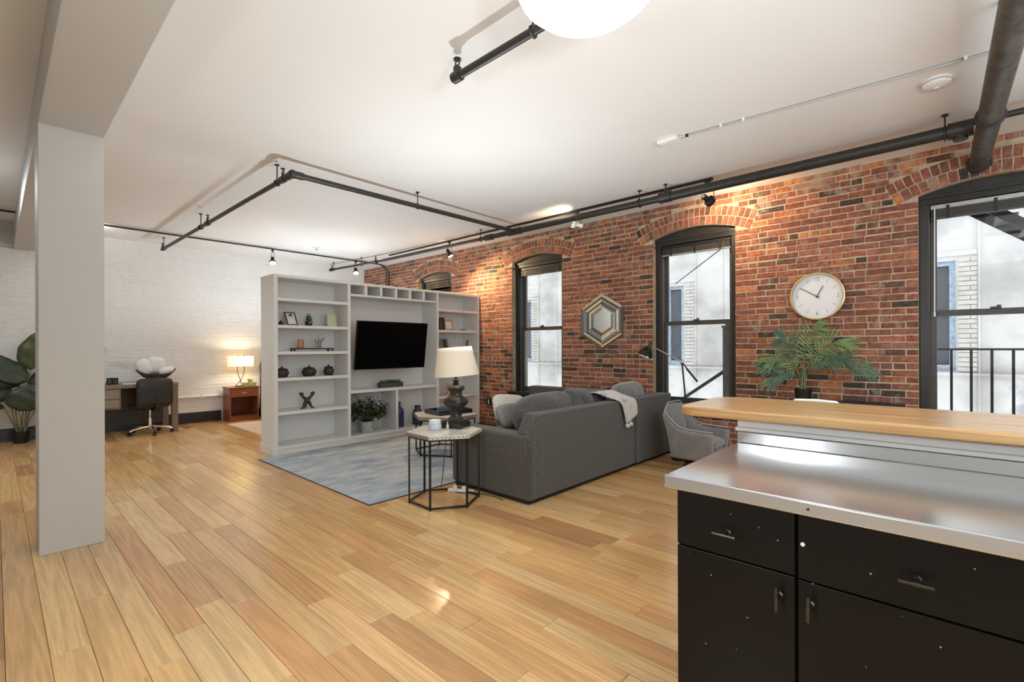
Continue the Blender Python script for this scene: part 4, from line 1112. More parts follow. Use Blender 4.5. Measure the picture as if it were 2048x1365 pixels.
lp = thing('potted_plant', 'bushy trailing green plant in a whitewashed pot, low in the bookcase', 'plant', (3.775, 6.44, 0.110))
MB().lathe([(0.0, 0), (0.083, 0), (0.093, 0.02), (0.103, 0.15), (0.108, 0.165), (0.100, 0.167), (0.092, 0.15), (0, 0.15)], 28).build('pot', 'zinc', lp, smooth=True)
MB().lathe([(0.0, 0.145), (0.094, 0.152), (0.0, 0.155)], 20, caps=False).build('soil', 'soil', lp)
rs = random.Random(14)
for mm in ('leaf', 'leafdark', 'leafgrey'):
    m = MB()
    for j in range(30):
        a = rs.uniform(0, 2*PI); el = rs.uniform(0.4, 1.45)
        d = Vector((math.cos(a)*math.cos(el), 0.75*math.sin(a)*math.cos(el), math.sin(el)))
        ln = rs.uniform(0.20, 0.40); p = Vector((0.05*math.cos(a), 0.04*math.sin(a), 0.16)); pts = [p]
        for k in range(4):
            d = (d-Vector((0, 0, 0.11))).normalized(); p = p+d*ln/4; p.y = max(-0.16, min(0.16, p.y)); p.x = max(-0.27, min(0.24, p.x)); p.z = max(0.20, min(0.545, p.z)); pts.append(p.copy())
        m.tube(pts, 0.002, 4, caps=False)
        for k in range(2, 5):
            for s in (-1, 1):
                dd = Vector((math.cos(a+s*0.9), math.sin(a+s*0.9), rs.uniform(-0.5, 0.4)))
                leaf_blade(m, pts[k], dd, rs.uniform(0.055, 0.09), 0.045, 0.5, n=4, fold=0.2)
    m.build('foliage', mm, lp, kind='stuff')

b1 = thing('vase', 'tall slim cobalt blue bottle vase beside the niche divider', 'vase', (4.375, 6.50, 0.110))
MB().lathe([(0.0, 0), (0.070, 0), (0.074, 0.012), (0.074, 0.24), (0.062, 0.285), (0.030, 0.315), (0.022, 0.34), (0.022, 0.39), (0.025, 0.395), (0.018, 0.396), (0, 0.385)], 28).build('body', 'blue', b1, smooth=True)
MB().tube([(0.022, 0, 0.385), (0.050, 0, 0.35), (0.065, 0, 0.30)], 0.004, 6).build('handle', 'silver', b1, smooth=True)
b2 = thing('vase', 'slate blue vase with a purple glazed neck, right of the cobalt bottle', 'vase', (4.70, 6.46, 0.110))
MB().lathe([(0.0, 0), (0.075, 0), (0.084, 0.015), (0.086, 0.17), (0.070, 0.225)], 28, caps=False).build('body', 'bluedark', b2, smooth=True)
MB().lathe([(0.070, 0.225), (0.050, 0.258), (0.047, 0.285), (0.058, 0.31), (0.052, 0.31), (0.042, 0.285), (0.0, 0.26)], 28, caps=False).build('neck', 'purple', b2, smooth=True)

frame('tall black picture frame standing on the right tower', (5.165, 6.40, 1.661), 0.125, 0.215, 0.1, 0.05, 'blackgloss', 'photo')
frame('light wood picture frame with a white sheet on the right tower', (5.335, 6.41, 1.661), 0.19, 0.185, 0.05, 0.2, 'lightwood', 'paper', b=0.028)
bo = thing('book', 'thin tan book lying flat on the right tower', 'book', (5.75, 6.42, 1.659))
MB().box(-0.095, 0.095, -0.07, 0.07, 0.005, 0.03).build('pages', 'paleprint', bo)
MB().box(-0.10, 0.10, -0.073, 0.073, 0, 0.005).box(-0.10, 0.10, -0.073, 0.073, 0.03, 0.035).box(-0.10, -0.095, -0.073, 0.073, 0.005, 0.03).build('cover', 'lightwood', bo)
frame('silver picture frame with a dark photograph, leaning on the right tower', (5.265, 6.42, 1.321), 0.15, 0.215, -0.1, 0.35, 'silver', 'photo', b=0.028)
for i, (x, h) in enumerate(((5.462, 0.075), (5.505, 0.085))):
    t = thing('candle_holder', ('shorter' if i == 0 else 'taller')+' white pillar candle beside the silver picture frame', 'candle', (x, 6.44, 1.319))
    MB().lathe([(0.0, 0), (0.018, 0), (0.018, h), (0.012, h-0.004), (0, h-0.006)], 14).build('wax', 'candlelid', t, smooth=True)
    MB().tube([(0, 0, h-0.008), (0.001, 0, h+0.006)], 0.001, 5).build('wick', 'ink', t)
rf = thing('figurine', 'slim russet figurine at the right end of the right tower', 'figurine', (5.80, 6.48, 1.319))
MB().lathe([(0.0, 0), (0.030, 0), (0.030, 0.012), (0.014, 0.02), (0.012, 0.06), (0.02, 0.09), (0.014, 0.13), (0.0, 0.14)], 14).build('body', 'redfig', rf, smooth=True)
MB().ball((0.012, 0, 0.158), (0.014, 0.014, 0.019), 10, 8).build('head', 'redfig', rf, smooth=True)
MB().tube([(0, 0, 0.12), (0.03, 0, 0.15), (0.036, 0, 0.19)], [0.007, 0.006, 0.004], 6).build('arm', 'redfig', rf, smooth=True)
hd = thing('hand_sculpture', 'peach coloured hand sculpture on the right tower behind the table lamp', 'sculpture', (5.33, 6.44, 0.546))
MB().lathe([(0.0, 0), (0.055, 0), (0.055, 0.015), (0.034, 0.022), (0.030, 0.07)], 18).build('wrist', 'peach', hd, smooth=True)
MB().ball((0, 0, 0.11), (0.045, 0.020, 0.055), 14, 8).build('palm', 'peach', hd, smooth=True)
for i, (x, h) in enumerate(((-0.032, 0.06), (-0.011, 0.075), (0.010, 0.07), (0.031, 0.052))):
    MB().tube([(x, 0, 0.135), (x*1.1, -0.004, 0.135+h*0.55), (x*1.12, -0.012, 0.135+h)], [0.011, 0.010, 0.007], 8).build('finger', 'peach', hd, smooth=True)
MB().tube([(0.036, 0, 0.09), (0.062, -0.006, 0.12), (0.07, -0.012, 0.15)], [0.012, 0.011, 0.008], 8).build('thumb', 'peach', hd, smooth=True)

# ------------------------------------------------------------------ rug, tables
rg = thing('rug', 'large distressed blue and grey rug in front of the bookcase', 'rug', (2.195, 3.715, 0))
MB().box(0, 2.63, 0, 2.54, 0.0, 0.010).build('pile', 'rug', rg, bevel=0.003)
e = MB().box(-0.004, 0.0, -0.004, 2.544, 0, 0.0085).box(0, 2.63, -0.004, 0.0, 0, 0.0085)
e.build('binding', 'bluedark', rg)

def hex_table(label, loc, r, h, rot, top, edge, th, inlay_side=None):
    t = thing('hexagonal_table', label, 'table', loc, rot)
    P = [(math.cos(PI/3*k), math.sin(PI/3*k)) for k in range(6)]
    MB().prism([(x*(r+0.028), y*(r+0.028)) for x, y in P], h-th, h).build('tabletop', top, t, bevel=0.004)
    if edge:
        ed = MB()
        for k in range(6):
            a, b = P[k], P[(k+1) % 6]; q0, q1 = r+0.0285, r+0.0315
            m = MB().prism([(a[0]*q0, a[1]*q0), (a[0]*q1, a[1]*q1), (b[0]*q1, b[1]*q1), (b[0]*q0, b[1]*q0)], h-th+0.003, h-0.003)
            m.build('edge_inlay', edge[k], t)
    rr = 0.0075
    for k in range(6):
        a, b = P[k], P[(k+1) % 6]
        MB().cbox((a[0]*r, a[1]*r, (h-th)/2+0.004), (2*rr, 2*rr, h-th-0.008), rot=(0, 0, PI/3*k)).build('leg', 'blackmetal', t)
        L = r; mid = ((a[0]+b[0])*r/2, (a[1]+b[1])*r/2); an = math.atan2(b[1]-a[1], b[0]-a[0])
        MB().cbox((mid[0], mid[1], 0.016), (L, 2*rr, 2*rr), rot=(0, 0, an)).build('bottom_rail', 'blackmetal', t)
        MB().cbox((mid[0], mid[1], h-th-0.008), (L, 2*rr, 2*rr), rot=(0, 0, an)).build('top_rail', 'blackmetal', t)
        MB().lathe([(0.010, 0), (0.010, 0.008)], 8, (a[0]*r, a[1]*r, 0)).build('foot', 'blackmetal', t)
    return t
HT_ = (2.7385, 3.3615)
inl = ['tableedge' if k in (2, 1) else 'inlay' for k in range(6)]
hex_table('tall hexagonal side table with an inlaid edge beside the sofa arm', (HT_[0], HT_[1], 0), 0.311, 0.625, math.radians(28), 'tabletop', ['tableedge', 'tableedge', 'tableedge', 'inlay', 'inlay', 'tableedge'], 0.034)
hex_table('low hexagonal coffee table standing on the blue rug', (4.0, 4.9, 0.010), 0.40, 0.495, math.radians(1.5), 'tabletop', ['tableedge']*6, 0.045)

# table lamp on the side table
tl = thing('table_lamp', 'lit table lamp with dark baluster body and linen shade on the side table', 'lamp', (2.908, 3.402, 0.625), math.radians(19))
MB().box(-0.10, 0.10, -0.10, 0.10, 0, 0.052).build('base', 'lampbody', tl, bevel=0.004)
MB().box(-0.088, 0.088, -0.088, 0.088, 0.052, 0.068).build('base_plate', 'lampbody', tl, bevel=0.004)
pr = [(0.078, 0.068), (0.062, 0.080), (0.046, 0.105), (0.042, 0.135), (0.052, 0.165), (0.080, 0.200), (0.096, 0.225), (0.098, 0.245), (0.084, 0.268), (0.058, 0.285), (0.047, 0.305), (0.046, 0.325), (0.064, 0.350), (0.072, 0.360), (0.066, 0.378), (0.040, 0.390), (0.030, 0.396)]
MB().lathe(pr, 40, sq=0.32).build('body', 'lampbody', tl, smooth=True, ang=50)
MB().lathe([(0.030, 0.394), (0.034, 0.404), (0.020, 0.412), (0.024, 0.424), (0.034, 0.43), (0.03, 0.44), (0.012, 0.446), (0.012, 0.52)], 20).build('neck', 'blackmetal', tl, smooth=True)
sh = MB(); n = 44; zs0, zs1 = 0.476, 0.740
for i in range(7):
    tt = i/6; z = zs0+(zs1-zs0)*tt; r = 0.208-(0.208-0.158)*tt
    for j in range(n): sh.v.append((r*math.cos(2*PI*j/n), r*math.sin(2*PI*j/n), z))
for i in range(6):
    for j in range(n): sh.f.append((i*n+j, i*n+(j+1) % n, (i+1)*n+(j+1) % n, (i+1)*n+j))
tilt = Matrix.Translation((0, 0, 0.6)) @ Matrix.Rotation(math.radians(-4.5), 4, Matrix.Rotation(math.radians(-19), 3, 'Z') @ FW) @ Matrix.Translation((0, 0, -0.6))
sh.v = [tuple(tilt @ Vector(q)) for q in sh.v]
sh.build('lamp_shade', 'shade', tl, smooth=True)
MB().ball((0, 0, 0.575), 0.03, 12, 8).build('bulb', emis('lit_bulb', (1, 0.83, 0.6), 14), tl, smooth=True)
MB().tube([tilt @ Vector((0.157*math.cos(a), 0.157*math.sin(a), 0.738)) for a in [2*PI*k/30 for k in range(31)]], 0.0025, 5).tube([tilt @ Vector((-0.157, 0, 0.734)), tilt @ Vector((0.157, 0, 0.734))], 0.002, 5).build('shade_ring', 'shade', tl)
light('table_lamp_bulb', 'SPOT', (2.908, 3.402, 1.300), 125, (0.90, 0.975, 1.0), 0.03, spot=2.7, blend=0.5, aim=(2.908, 3.402, 3.0))
light('table_lamp_bulb', 'POINT', (2.908, 3.402, 1.22), 2.6, (1.0, 0.86, 0.66), 0.03)
lc = tag(MB().tube([(2.96, 3.58, 0.62), (3.02, 3.70, 0.35), (3.00, 3.72, 0.05), (2.90, 3.62, 0.008), (2.95, 3.42, 0.006), (3.08, 3.20, 0.006), (3.09, 3.05, 0.006), (3.06, 2.95, 0.006)], 0.0035, 6).build('lamp_cord', 'cable', smooth=True), 'black cord of the table lamp lying on the floor by the sofa', 'cord')
ps = thing('power_strip', 'white power strip with plugs on the floor under the side table', 'power strip', (2.985, 3.42, 0), math.radians(-62))
MB().box(-0.13, 0.13, -0.025, 0.025, 0, 0.028).build('housing', 'white', ps, bevel=0.006)
for x in (-0.06, 0.03): MB().box(x-0.02, x+0.02, -0.016, 0.016, 0.028, 0.06).build('plug', 'white', ps, bevel=0.005)
ca = thing('candle', 'pale blue glass jar candle beside the table lamp', 'candle', (2.69, 3.436, 0.625))
MB().lathe([(0.0, 0), (0.052, 0), (0.058, 0.008), (0.058, 0.048), (0.050, 0.062)], 28).build('glass_jar', 'candleglass', ca, smooth=True)
MB().lathe([(0.051, 0.058), (0.053, 0.062), (0.053, 0.088), (0.047, 0.088), (0.045, 0.078), (0, 0.078)], 28, caps=False).build('wax_rim', 'candlelid', ca, smooth=True)
bt = thing('bottle', 'tiny amber bottle between the candle and the lamp base', 'bottle', (2.785, 3.375, 0.625))
MB().lathe([(0.0, 0), (0.012, 0), (0.013, 0.004), (0.013, 0.035), (0.006, 0.045), (0.006, 0.055)], 12).build('body', 'paleprint', bt, smooth=True)
MB().lathe([(0.008, 0.053), (0.008, 0.066), (0, 0.067)], 10).build('cap', 'gold', bt, smooth=True)

tc_ = thing('serving_tray', 'black lacquer tray on the low coffee table', 'tray', (4.06, 4.90, 0.505), math.radians(-8))
MB().box(-0.25, 0.25, -0.19, 0.19, 0, 0.012).build('tray_base', 'traymat', tc_)
r_ = MB()
r_.box(-0.25, -0.235, -0.19, 0.19, 0.012, 0.055).box(0.235, 0.25, -0.19, 0.19, 0.012, 0.055).box(-0.235, 0.235, -0.19, -0.175, 0.012, 0.055).box(-0.235, 0.235, 0.175, 0.19, 0.012, 0.055)
r_.build('rim', 'traymat', tc_, bevel=0.004)
bd = tag(MB().cushion((0, 0, 0), (0.22, 0.16, 0.018), 0.3, 20, 8).build('glass_dish', 'glassblue', smooth=True), 'flat blue glass dish lying in the black tray', 'dish'); bd.location = (3.94, 4.88, 0.528); bd.rotation_euler = (PI/2, 0, 0.2)
for nm, lab, loc, mm in (('ornament', 'dark purple bud ornament in the black tray', (4.10, 4.98, 0.517), 'purpleflower'), ('ornament', 'yellow green ornament in the black tray near the lamp', (4.15, 4.86, 0.517), 'yellowgreen')):
    t = thing(nm, lab, 'ornament', loc)
    MB().lathe([(0, 0), (0.028, 0), (0.034, 0.02), (0.026, 0.045), (0.014, 0.055)], 14).build('body', mm, t, smooth=True)
    m = MB()
    for k in range(9):
        a = 2*PI*k/9; leaf_blade(m, (0, 0, 0.05), (math.cos(a), math.sin(a), 0.9), 0.055, 0.022, 0.3, n=4)
    m.build('petals', mm, t, kind='stuff')

# ------------------------------------------------------------------ sofa
so = thing('sofa', 'charcoal sectional sofa seen from behind, left section with rolled low arm', 'sofa', (3.10, 2.67, 0))
SX = 1.835
MB().box(0.03, SX-0.01, 0.04, 1.0, 0, 0.045).build('plinth', 'blackmetal', so)
MB().box(0.015, SX, 0.015, 1.015, 0.035, 0.44).build('base', 'sofa', so, bevel=0.02, seg=3)
MB().box(0.0, 0.20, -0.004, 1.03, 0.035, 0.60).build('arm', 'sofa', so, bevel=0.035, seg=4)
bkp = MB()
poly = [(0.02, 0.04), (0.02, 0.615), (0.11, 0.775), (SX, 0.775), (SX, 0.04)]
n = len(poly)
bkp.add([(x, 0.0, z) for x, z in poly]+[(x, 0.16 if z > 0.6 else 0.22, z) for x, z in poly], [tuple(range(n-1, -1, -1)), tuple(range(n, 2*n))]+[(i, (i+1) % n, n+(i+1) % n, n+i) for i in range(n)])
bkp.build('backrest', 'sofa', so, bevel=0.016, seg=3)
for k in range(2):
    x0 = 0.21+k*0.81
    MB().cushion((x0+0.40, 0.60, 0.48), (0.80, 0.12, 0.82), 0.25, 28, 10, wr=0.01, seed=k, rot=(PI/2, 0, 0)).build('seat_cushion', 'sofalight', so, smooth=True)
s3 = thing('sofa', 'charcoal corner section of the sofa under the third window', 'sofa', (4.955, 2.67, 0))
S2 = 0.92
MB().box(0.02, S2-0.02, 0.04, 2.2, 0, 0.045).build('plinth', 'blackmetal', s3)
MB().box(0.004, S2-0.004, 0.015, 2.24, 0.035, 0.44).build('base', 'sofa', s3, bevel=0.02, seg=3)
MB().box(0.0, S2, 0.0, 0.18, 0.035, 0.775).build('backrest', 'sofa', s3, bevel=0.016, seg=3)
MB().box(S2-0.16, S2-0.002, 0.17, 2.25, 0.04, 0.76).build('backrest', 'sofa', s3, bevel=0.016, seg=3)
for k in range(2):
    MB().cushion((0.38, 0.68+0.98*k, 0.48), (0.72, 0.12, 0.95), 0.25, 28, 10, wr=0.01, seed=5+k, rot=(PI/2, 0, 0)).build('seat_cushion', 'sofalight', s3, smooth=True)
def cush(label, c, d, rot, mm, seed, wr=0.03, name='cushion', group='sofa back cushions', e=0.45):
    o = MB().cushion((0, 0, 0), d, e, 36, 18, wr=wr, seed=seed).build(name, mm, smooth=True, sub=1)
    o.location = c; o.rotation_euler = rot
    return tag(o, label, 'cushion', group)
cush('wide slumped charcoal back cushion at the left end of the sofa', (3.70, 2.99, 0.725), (0.90, 0.22, 0.38), (-0.25, -0.06, 0.02), 'sofalight', 1, 0.07, e=0.62)
cush('creased charcoal back cushion in the middle of the sofa', (4.30, 3.0, 0.735), (0.52, 0.20, 0.38), (-0.22, 0.10, 0.0), 'sofalight', 2, 0.07, e=0.6)
cush('charcoal back cushion left of the white throw', (4.66, 3.02, 0.715), (0.34, 0.20, 0.34), (-0.2, 0.03, 0.0), 'sofalight', 3, 0.03)
cush('rounded charcoal back cushion right of the white throw', (5.36, 2.99, 0.735), (0.70, 0.22, 0.39), (-0.2, 0.0, 0.0), 'velvet', 4, 0.04, e=0.55)
cush('grey linen cushion leaning in the left corner of the sofa', (3.62, 3.33, 0.665), (0.58, 0.15, 0.26), (-0.5, 0.05, 0.25), 'greycush', 6, 0.03, group='small sofa cushions')
cw = cush('cream cushion with a small dark mark behind the grey linen cushion', (3.82, 3.56, 0.70), (0.56, 0.14, 0.31), (-0.35, 0.10, 0.1), 'cream', 7, 0.02, group='small sofa cushions')
mk = MB().box(-0.012, -0.004, -0.0765, -0.070, 0.0, 0.04).box(0.004, 0.010, -0.0765, -0.070, 0.005, 0.035); mk.build('printed_mark', 'printcharcoal', cw)

# throw with pompoms, draped over the sofa back
th = thing('throw_blanket', 'white knitted throw with pompoms draped over the sofa back', 'blanket', (4.77, 2.67, 0.0))
prof = [(0.42, 0.80), (0.32, 0.86), (0.22, 0.85), (0.15, 0.815), (0.06, 0.795), (-0.005, 0.785), (-0.022, 0.745), (-0.026, 0.70), (-0.026, 0.65), (-0.026, 0.60), (-0.026, 0.555)]
m = MB(); nx = 26
for i in range(nx+1):
    u = i/nx
    for j, (y, z) in enumerate(prof):
        k = j/(len(prof)-1)
        x = (-0.20+0.40*u)*(1.05-0.35*k)+0.03*k-0.10*(1-k)
        fold = 0.008*math.sin(u*26+k*2)*(0.4+k)+0.006*math.sin(u*11+1)
        if j >= 5: y2, z2 = y-abs(fold)-0.004, z+(0.05*(1-u) if j > 8 else 0)*0
        else: y2, z2 = y, z+abs(fold)
        if j == len(prof)-1: z2 += 0.075*u*u-0.03*(1-u)
        m.v.append((x, y2, z2))
np_ = len(prof)
for i in range(nx):
    for j in range(np_-1): m.f.append((i*np_+j, (i+1)*np_+j, (i+1)*np_+j+1, i*np_+j+1))
m.build('cloth', 'throw', th, smooth=True, solid=0.012, sub=1)
for x, y, z in ((-0.085, -0.045, 0.505), (-0.015, -0.045, 0.515), (-0.26, 0.15, 0.85), (-0.125, -0.035, 0.80)):
    MB().ball((x, y, z), 0.026, 12, 8).tube([(x, y, z), (x+0.004, y+0.01, z+0.05)], 0.004, 5).build('pompom', 'throw', th, smooth=True)

# floor lamp
fp = thing('floor_lamp', 'black and chrome reading floor lamp between the sofa and the window', 'lamp', (5.66, 2.435, 0))
MB().lathe([(0, 0), (0.13, 0), (0.13, 0.018), (0.03, 0.026), (0.012, 0.05)], 28).build('base', 'blackmetal', fp, smooth=True)
jt = Vector((0.0, 0.0, 1.175))
MB().tube([(0.0, -0.11, 0.03), jt], 0.010, 10).build('pole', 'blackmetal', fp, smooth=True)
MB().tube([jt, (0.03, 0.41, 1.375)], 0.0075, 10).build('upper_arm', 'brushed', fp, smooth=True)
MB().tube([jt, (-0.01, -0.16, 0.985)], 0.008, 10).tube([(-0.004, -0.06, 1.10), (-0.01, -0.19, 0.95)], 0.012, 10).build('counterweight_arm', 'blackmetal', fp, smooth=True)
MB().ball(jt, 0.02, 12, 8).build('elbow_joint', 'brushed', fp, smooth=True)
q = Matrix.Translation((0.03, 0.44, 1.370)) @ Vector((-0.18, 0.36, -1)).to_track_quat('Z', 'Y').to_matrix().to_4x4() @ Matrix.Scale(1.2, 4)
MB().lathe([(0.0, -0.03), (0.022, -0.03), (0.026, 0.01), (0.045, 0.03), (0.072, 0.065), (0.088, 0.115), (0.085, 0.115), (0.069, 0.067), (0.02, 0.03)], 28, mx=q, caps=False).build('lamp_shade', 'blackgloss', fp, smooth=True)
MB().lathe([(0.088, 0.113), (0.091, 0.121), (0.086, 0.121)], 28, mx=q, caps=False).build('shade_rim', 'chrome', fp, smooth=True)
MB().ball((0, 0, 0.07), (0.025, 0.025, 0.03), 10, 8, mx=q).build('bulb', 'white', fp, smooth=True)
MB().lathe([(0.0, -0.055), (0.014, -0.055), (0.018, -0.03)], 12, mx=q).build('shade_knuckle', 'blackmetal', fp, smooth=True)

# grey velvet swivel armchair, facing the bar
ac = thing('armchair', 'grey velvet swivel armchair between the sofa and the bar', 'armchair', (5.22, 2.06, 0.02), PI)
ac.scale = (0.79, 0.80, 0.86)     # local +y is the front
def shell(th, out):
    """One skin of the tub: a U-shaped wall of arms and back."""
    pass
hw, dp_ = 0.31, 0.30
def ring(t, k):       # t 0..1 around from right-front to left-front, k 0 bottom .. 1 top
    # plan outline
    if t < 0.33: x, y = hw, dp_-(t/0.33)*2*dp_
    elif t > 0.67: x, y = -hw, -dp_+((t-0.67)/0.33)*2*dp_
    else:
        u = (t-0.33)/0.34; x, y = hw-2*hw*u, -dp_
    tt = min(t, 1-t)/0.5
    top = 0.505+0.035*max(0, (tt-0.1))+ (0.285*((min(1, max(0, (tt-0.42)/0.36)))**1.15))
    z = 0.17+(top-0.17)*k
    inward = 0.80+0.20*k
    back = -0.05*k*(1 if y < -0.1 else 0)*min(1, (z-0.17)/0.5)
    return Vector((x*inward, y*(0.86+0.14*k)+back, z))
m = MB(); nt_, nk = 60, 10
for i in range(nt_+1):
    for k in range(nk+1): m.v.append(tuple(ring(i/nt_, k/nk)))
for i in range(nt_):
    for k in range(nk):
        a = i*(nk+1)+k; m.f.append((a, a+nk+1, a+nk+2, a+1))
m.build('shell', 'velvet', ac, smooth=True, solid=0.055, ang=80)
for t_ in (0, 1):
    pass
MB().tube([ring(i/60, 1.0)+Vector((0, 0, 0.028)) for i in range(61)], 0.010, 8).build('piping', 'piping', ac, smooth=True)
MB().box(-0.235, 0.235, -0.24, 0.26, 0.17, 0.30).build('seat_base', 'velvet', ac, bevel=0.03, seg=3)
MB().cushion((0, 0.02, 0.36), (0.50, 0.15, 0.54), 0.3, 28, 10, rot=(PI/2, 0, 0)).build('seat_cushion', 'velvet', ac, smooth=True)
MB().lathe([(0, 0.115), (0.15, 0.115), (0.155, 0.13), (0.155, 0.165), (0, 0.168)], 28).build('swivel_plate', 'blackmetal', ac, smooth=True)
for k in range(4):
    a = PI/4+PI/2*k+0.3
    MB().tube([(0.10*math.cos(a), 0.10*math.sin(a), 0.125), (0.20*math.cos(a), 0.20*math.sin(a), 0.09), (0.30*math.cos(a), 0.30*math.sin(a), -0.016)], [0.02, 0.018, 0.014], 8).build('leg', 'blackmetal', ac, smooth=True)

# ------------------------------------------------------------------ clock, mirror, outlet on the brick wall
ck = thing('wall_clock', 'round white clock in a thin brass rim on the brick wall', 'clock', (XB-0.004, 1.078, 1.892))
q = Matrix.Rotation(-PI/2, 4, 'Y')       # local z of the lathe points into the room
MB().lathe([(0.0, 0), (0.235, 0), (0.235, 0.012), (0.0, 0.012)], 48, mx=q).build('back_plate', 'white', ck, smooth=True)
MB().lathe([(0.236, 0), (0.252, 0.0), (0.255, 0.028), (0.250, 0.046), (0.241, 0.048), (0.236, 0.040)], 56, mx=q, caps=False).build('rim', 'gold', ck, smooth=True)
MB().lathe([(0.0, 0.013), (0.238, 0.013), (0.238, 0.015), (0.0, 0.015)], 48, mx=q).build('dial', 'clockface', ck, smooth=True)
def hand_(ang, ln, wd, tail, x, nm):      # clockwise from 12; room sees +y on its left
    d = Vector((0, -math.sin(ang), math.cos(ang))); s = Vector((0, math.cos(ang), math.sin(ang)))
    a, b = -d*tail, d*ln
    vs = []
    for xx in (x, x-0.002):
        for p, w_ in ((a, wd), (b, wd*0.6)):
            for sg in (-1, 1): vs.append(Vector((xx, 0, 0))+p+s*w_*sg/2)
    return MB().add(vs, [(0,1,3,2),(4,6,7,5),(0,4,5,1),(2,3,7,6),(0,2,6,4),(1,5,7,3)]).build(nm, 'ink', ck)
hand_(math.radians(26), 0.125, 0.009, 0.015, -0.020, 'hour_hand'); hand_(math.radians(303), 0.185, 0.007, 0.025, -0.023, 'minute_hand'); hand_(math.radians(113), 0.0, 0.002, 0.0, -0.025, 'hand_cap')
MB().lathe([(0, 0.018), (0.010, 0.018), (0.010, 0.028), (0, 0.028)], 14, mx=q).build('hub', 'ink', ck, smooth=True)
for k in range(12):
    if k % 3 == 0: continue
    a = 2*PI*k/12; d = Vector((0, -math.sin(a), math.cos(a))); s = Vector((0, math.cos(a), math.sin(a)))
    vs = [Vector((xx, 0, 0))+d*rr_+s*sg*0.0018 for xx in (-0.015, -0.0165) for rr_ in (0.155, 0.20) for sg in (-1, 1)]
    MB().add(vs, [(0,1,3,2),(4,6,7,5),(0,4,5,1),(2,3,7,6),(0,2,6,4),(1,5,7,3)]).build('hour_mark', 'inkgrey', ck)
for txt, a in (('12', 0), ('3', 90), ('6', 180), ('9', 270)):
    cu = bpy.data.curves.new('numeral', 'FONT'); cu.body = txt; cu.size = 0.058; cu.align_x = 'CENTER'; cu.align_y = 'CENTER'; cu.extrude = 0.0005
    cu.materials.append(M['inkgrey']); tmp = bpy.data.objects.new('numeral_text', cu); COL.objects.link(tmp); bpy.context.view_layer.update()
    me = bpy.data.meshes.new_from_object(tmp.evaluated_get(bpy.context.evaluated_depsgraph_get())); bpy.data.objects.remove(tmp); o = bpy.data.objects.new('numeral', me); COL.objects.link(o); o.parent = ck
    aa = math.radians(a); o.location = (-0.0160, -0.185*math.sin(aa), 0.180*math.cos(aa)); o.rotation_euler = (PI/2, 0, -PI/2); o.scale = (0.75, 1.15, 1)

mr_ = thing('wall_mirror', 'hexagonal mirror in a frame of mitred reclaimed wood strips on the brick', 'mirror', (XB-0.004, 3.730, 1.736))
R0 = 0.385
HX = [(math.sin(PI/3*k), math.cos(PI/3*k)) for k in range(6)]     # (left, up), point upwards
def hexring(r0, r1, x0, x1, k):
    a, b = HX[k], HX[(k+1) % 6]
    pts = [(a[0]*r0, a[1]*r0), (a[0]*r1, a[1]*r1), (b[0]*r1, b[1]*r1), (b[0]*r0, b[1]*r0)]
    vs = [(-x0, p[0], p[1]) for p in pts]+[(-x1, p[0], p[1]) for p in pts]
    return vs, [(0,1,2,3),(7,6,5,4),(0,4,5,1),(1,5,6,2),(2,6,7,3),(3,7,4,0)]
wcols = [(0.72, 0.58, 0.38), (0.17, 0.13, 0.09), (0.34, 0.29, 0.22), (0.09, 0.09, 0.09), (0.20, 0.24, 0.29), (0.82, 0.73, 0.56), (0.06, 0.08, 0.12)]
WM = [mat('reclaimed_wood', c, 0.6, noise=0.35, nscale=40, stretch=(1, 1, 3)) for c in wcols]
rm = random.Random(12); radii = [0.385, 0.352, 0.318, 0.282, 0.246, 0.212, 0.176]
pat = [[0, 3, 5, 1, 5, 2], [4, 2, 4, 3, 5, 4], [1, 0, 6, 2, 4, 3], [0, 1, 2, 5, 0, 1], [3, 4, 5, 4, 0, 4], [0, 6, 2, 3, 4, 5]]
for k in range(6):
    for j in range(6):
        vs, fs = hexring(radii[j]-0.001, radii[j+1]+0.001, 0.0, 0.028-0.0025*((j+k) % 3), k)
        MB().add(vs, fs).build('wood_strip', WM[pat[k][j]], mr_)
for k in range(6):
    vs, fs = hexring(0.392, 0.386, 0.0, 0.034, k); MB().add(vs, fs).build('outer_edge', WM[0 if k in (0, 5) else 1], mr_)
vs = [(-0.012, y*0.178, z*0.178) for y, z in HX]+[(-0.004, y*0.178, z*0.178) for y, z in HX]
MB().add(vs, [tuple(range(6)), tuple(range(11, 5, -1))]).build('mirror_glass', 'mirror', mr_)

ol = thing('power_outlet', 'black power outlet box on the brick beside the bookcase', 'outlet', (XB-0.003, 6.03, 0.41))
MB().box(-0.045, 0, -0.06, 0.06, -0.06, 0.06).build('box', 'blackmetal', ol, bevel=0.005)
for z in (-0.022, 0.022): MB().box(-0.048, -0.045, -0.013, 0.013, z-0.015, z+0.015).build('socket', 'white', ol)
MB().tube([(-0.02, 0.06, 0.0), (-0.02, 0.24, 0.015)], 0.008, 8).tube([(-0.02, -0.06, 0.0), (-0.02, -0.5, -0.01)], 0.008, 8).build('conduit', 'cable', ol)

# dark console under the clock with the palm
co = thing('console_cabinet', 'low dark navy radiator cover against the brick under the clock', 'radiator cover', (5.80, 0.81, 0))
MB().box(-0.15, 0.14, -0.455, 0.455, 0.77, 0.805).build('top_board', 'console', co, bevel=0.004)
MB().box(-0.13, 0.13, -0.44, -0.41, 0, 0.77).box(-0.13, 0.13, 0.41, 0.44, 0, 0.77).build('side_panel', 'console', co)
for k in range(14): MB().box(-0.135, -0.115, -0.41, 0.41, 0.06+k*0.05, 0.095+k*0.05).build('slat', 'console', co)

